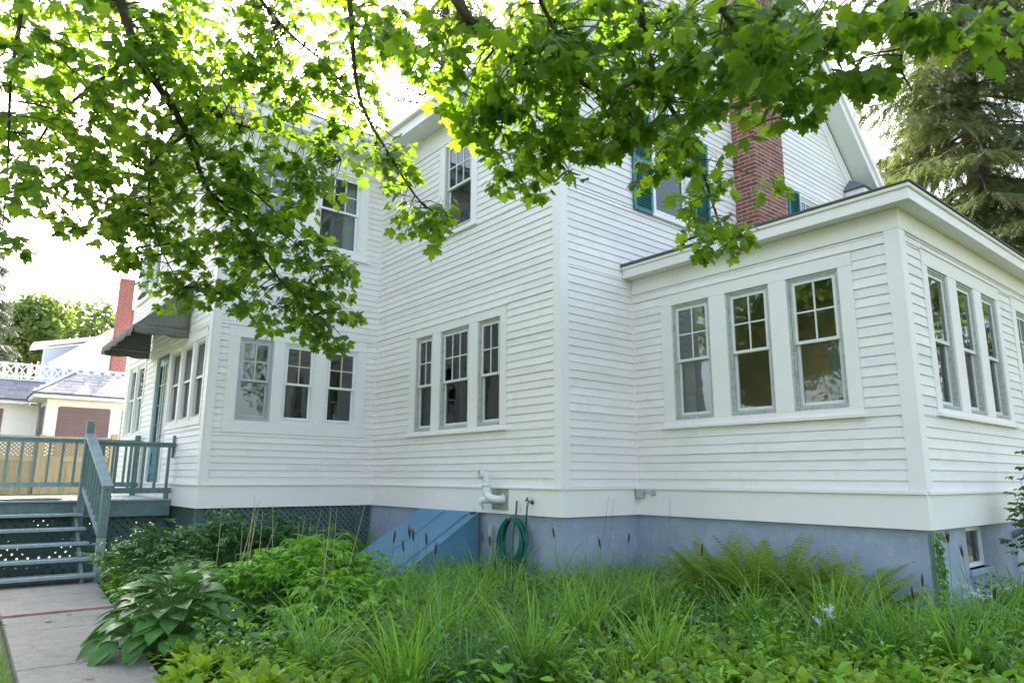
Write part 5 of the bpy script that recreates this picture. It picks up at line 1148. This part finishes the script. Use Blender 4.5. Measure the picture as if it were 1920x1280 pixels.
# pale lilac flowers
def flower(label, p, n, rad, hgt, seed):
    g_ = np.random.default_rng(seed); t = thing('lilac_flower', label, 'flower', (p.x, p.y, 0), 'pale lilac flowers'); q = MB()
    q.tube([(p.x, p.y, 0), (p.x + .02, p.y, p.z * .6), tuple(p)], .004, 5, False); q.build('stalk', M['greenstem'], t)
    sp0 = g_.normal(0, 1, (7, 3)) * np.array([1, 1, .25]) + np.array([0, 0, .9]); ii = g_.integers(0, 7, n); P = np.array(p)[None] + sp0[ii] * (g_.uniform(-.6, 1.5, n))[:, None] * np.array([rad, rad, hgt]) + g_.normal(0, .006, (n, 3)); D = g_.normal(0, 1, (n, 3))
    tag(put('florets', inst(small_t, frames(D, g_.uniform(-3, 3, n)), P, g_.uniform(.007, .013, n)), M['floret'], t), kind='stuff')
flower('pale lilac flower spike standing in the long grass', at(1555, 1150, 4.9), 320, .028, .045, 5); flower('small pale lilac flower low beside the taller one', at(1535, 1165, 4.9), 90, .02, .02, 6); flower('hazy lavender flowers under the basement window', at(1828, 1112, 5.0), 300, .12, .06, 7)
# ivy at the sunroom corner
iv = thing('ivy_vine', 'green ivy climbing the corner of the sunroom foundation', 'vine', (XS + .1, YS, 0)); q = MB(); P = []; D = []
for k in range(3):
    pts = [(XS + .03 + .05 * k + .02 * math.sin(j + k), YS + .02 - .012, .0 + j * (.155 if k != 1 else .16)) for j in range(7)]; q.tube(curve(pts, 3), .004, 4, False)
q.build('stems', M['greenstem'], iv)
n = 230; P = np.stack([XS + .08 + rng.normal(0, .045, n), YS + .0 - U(0, .05, n), U(.05, .95, n)], 1); D = np.stack([rng.normal(0, .5, n), -U(.1, .8, n), -U(.2, 1, n)], 1)
tag(put('foliage', inst(oval_t, frames(D, rng.normal(0, .5, n)), P, U(.035, .065, n)), M['vine'], iv), kind='stuff')
# shrub cut by the right edge
bushy('small_shrub', 'small green shrub at the right edge under the sunroom windows', 3.12, -4.05, .36, 1.75, 110, 'shrub', .05, 200, None, oval_t, 9)
# fallen leaves on the path
for k in range(12):
    x, y = rnd.uniform(-5.15, -4.4), rnd.uniform(-.4, 4.6); az = rnd.uniform(0, 6.28); s = rnd.uniform(.035, .075)
    o = link('fallen_leaf', None, None) if False else None
    d = np.array([[math.cos(az), math.sin(az), .05]]); V, T = inst(maple_t if k % 2 else oval_t, frames(d, np.array([rnd.uniform(-.3, .3)])), np.array([[0, 0, .012]]), np.array([s]))
    tag(link('fallen_leaf', npmesh('fallen_leaf', V, T, M['dead']), None, (x, y, .05)), 'small dry leaf lying on the concrete path', 'leaf', 'fallen leaves on the path')
import OpenImageIO as oiio,sys,numpy as np
a=oiio.ImageBuf('/workdir/render_main.png').get_pixels(oiio.UINT8)
for n,(x,y) in dict(W1=(980,760),W1up=(950,480),W2=(1110,700),W2up=(1110,450),sunf=(1640,850),sunfL=(1210,760),suns=(1850,860),bay=(560,860),skirt=(1450,950),found=(1120,1010),foundS=(1650,1030),bulk=(780,1000),path=(100,1220),soffit=(1750,430),deckpost=(195,960),plants=(1000,1230)).items():
    s=a.shape[1]/1920; X,Y=int(x*s),int(y*s); print(n,a[Y-4:Y+5,X-4:X+5,:3].reshape(-1,3).mean(0).round())
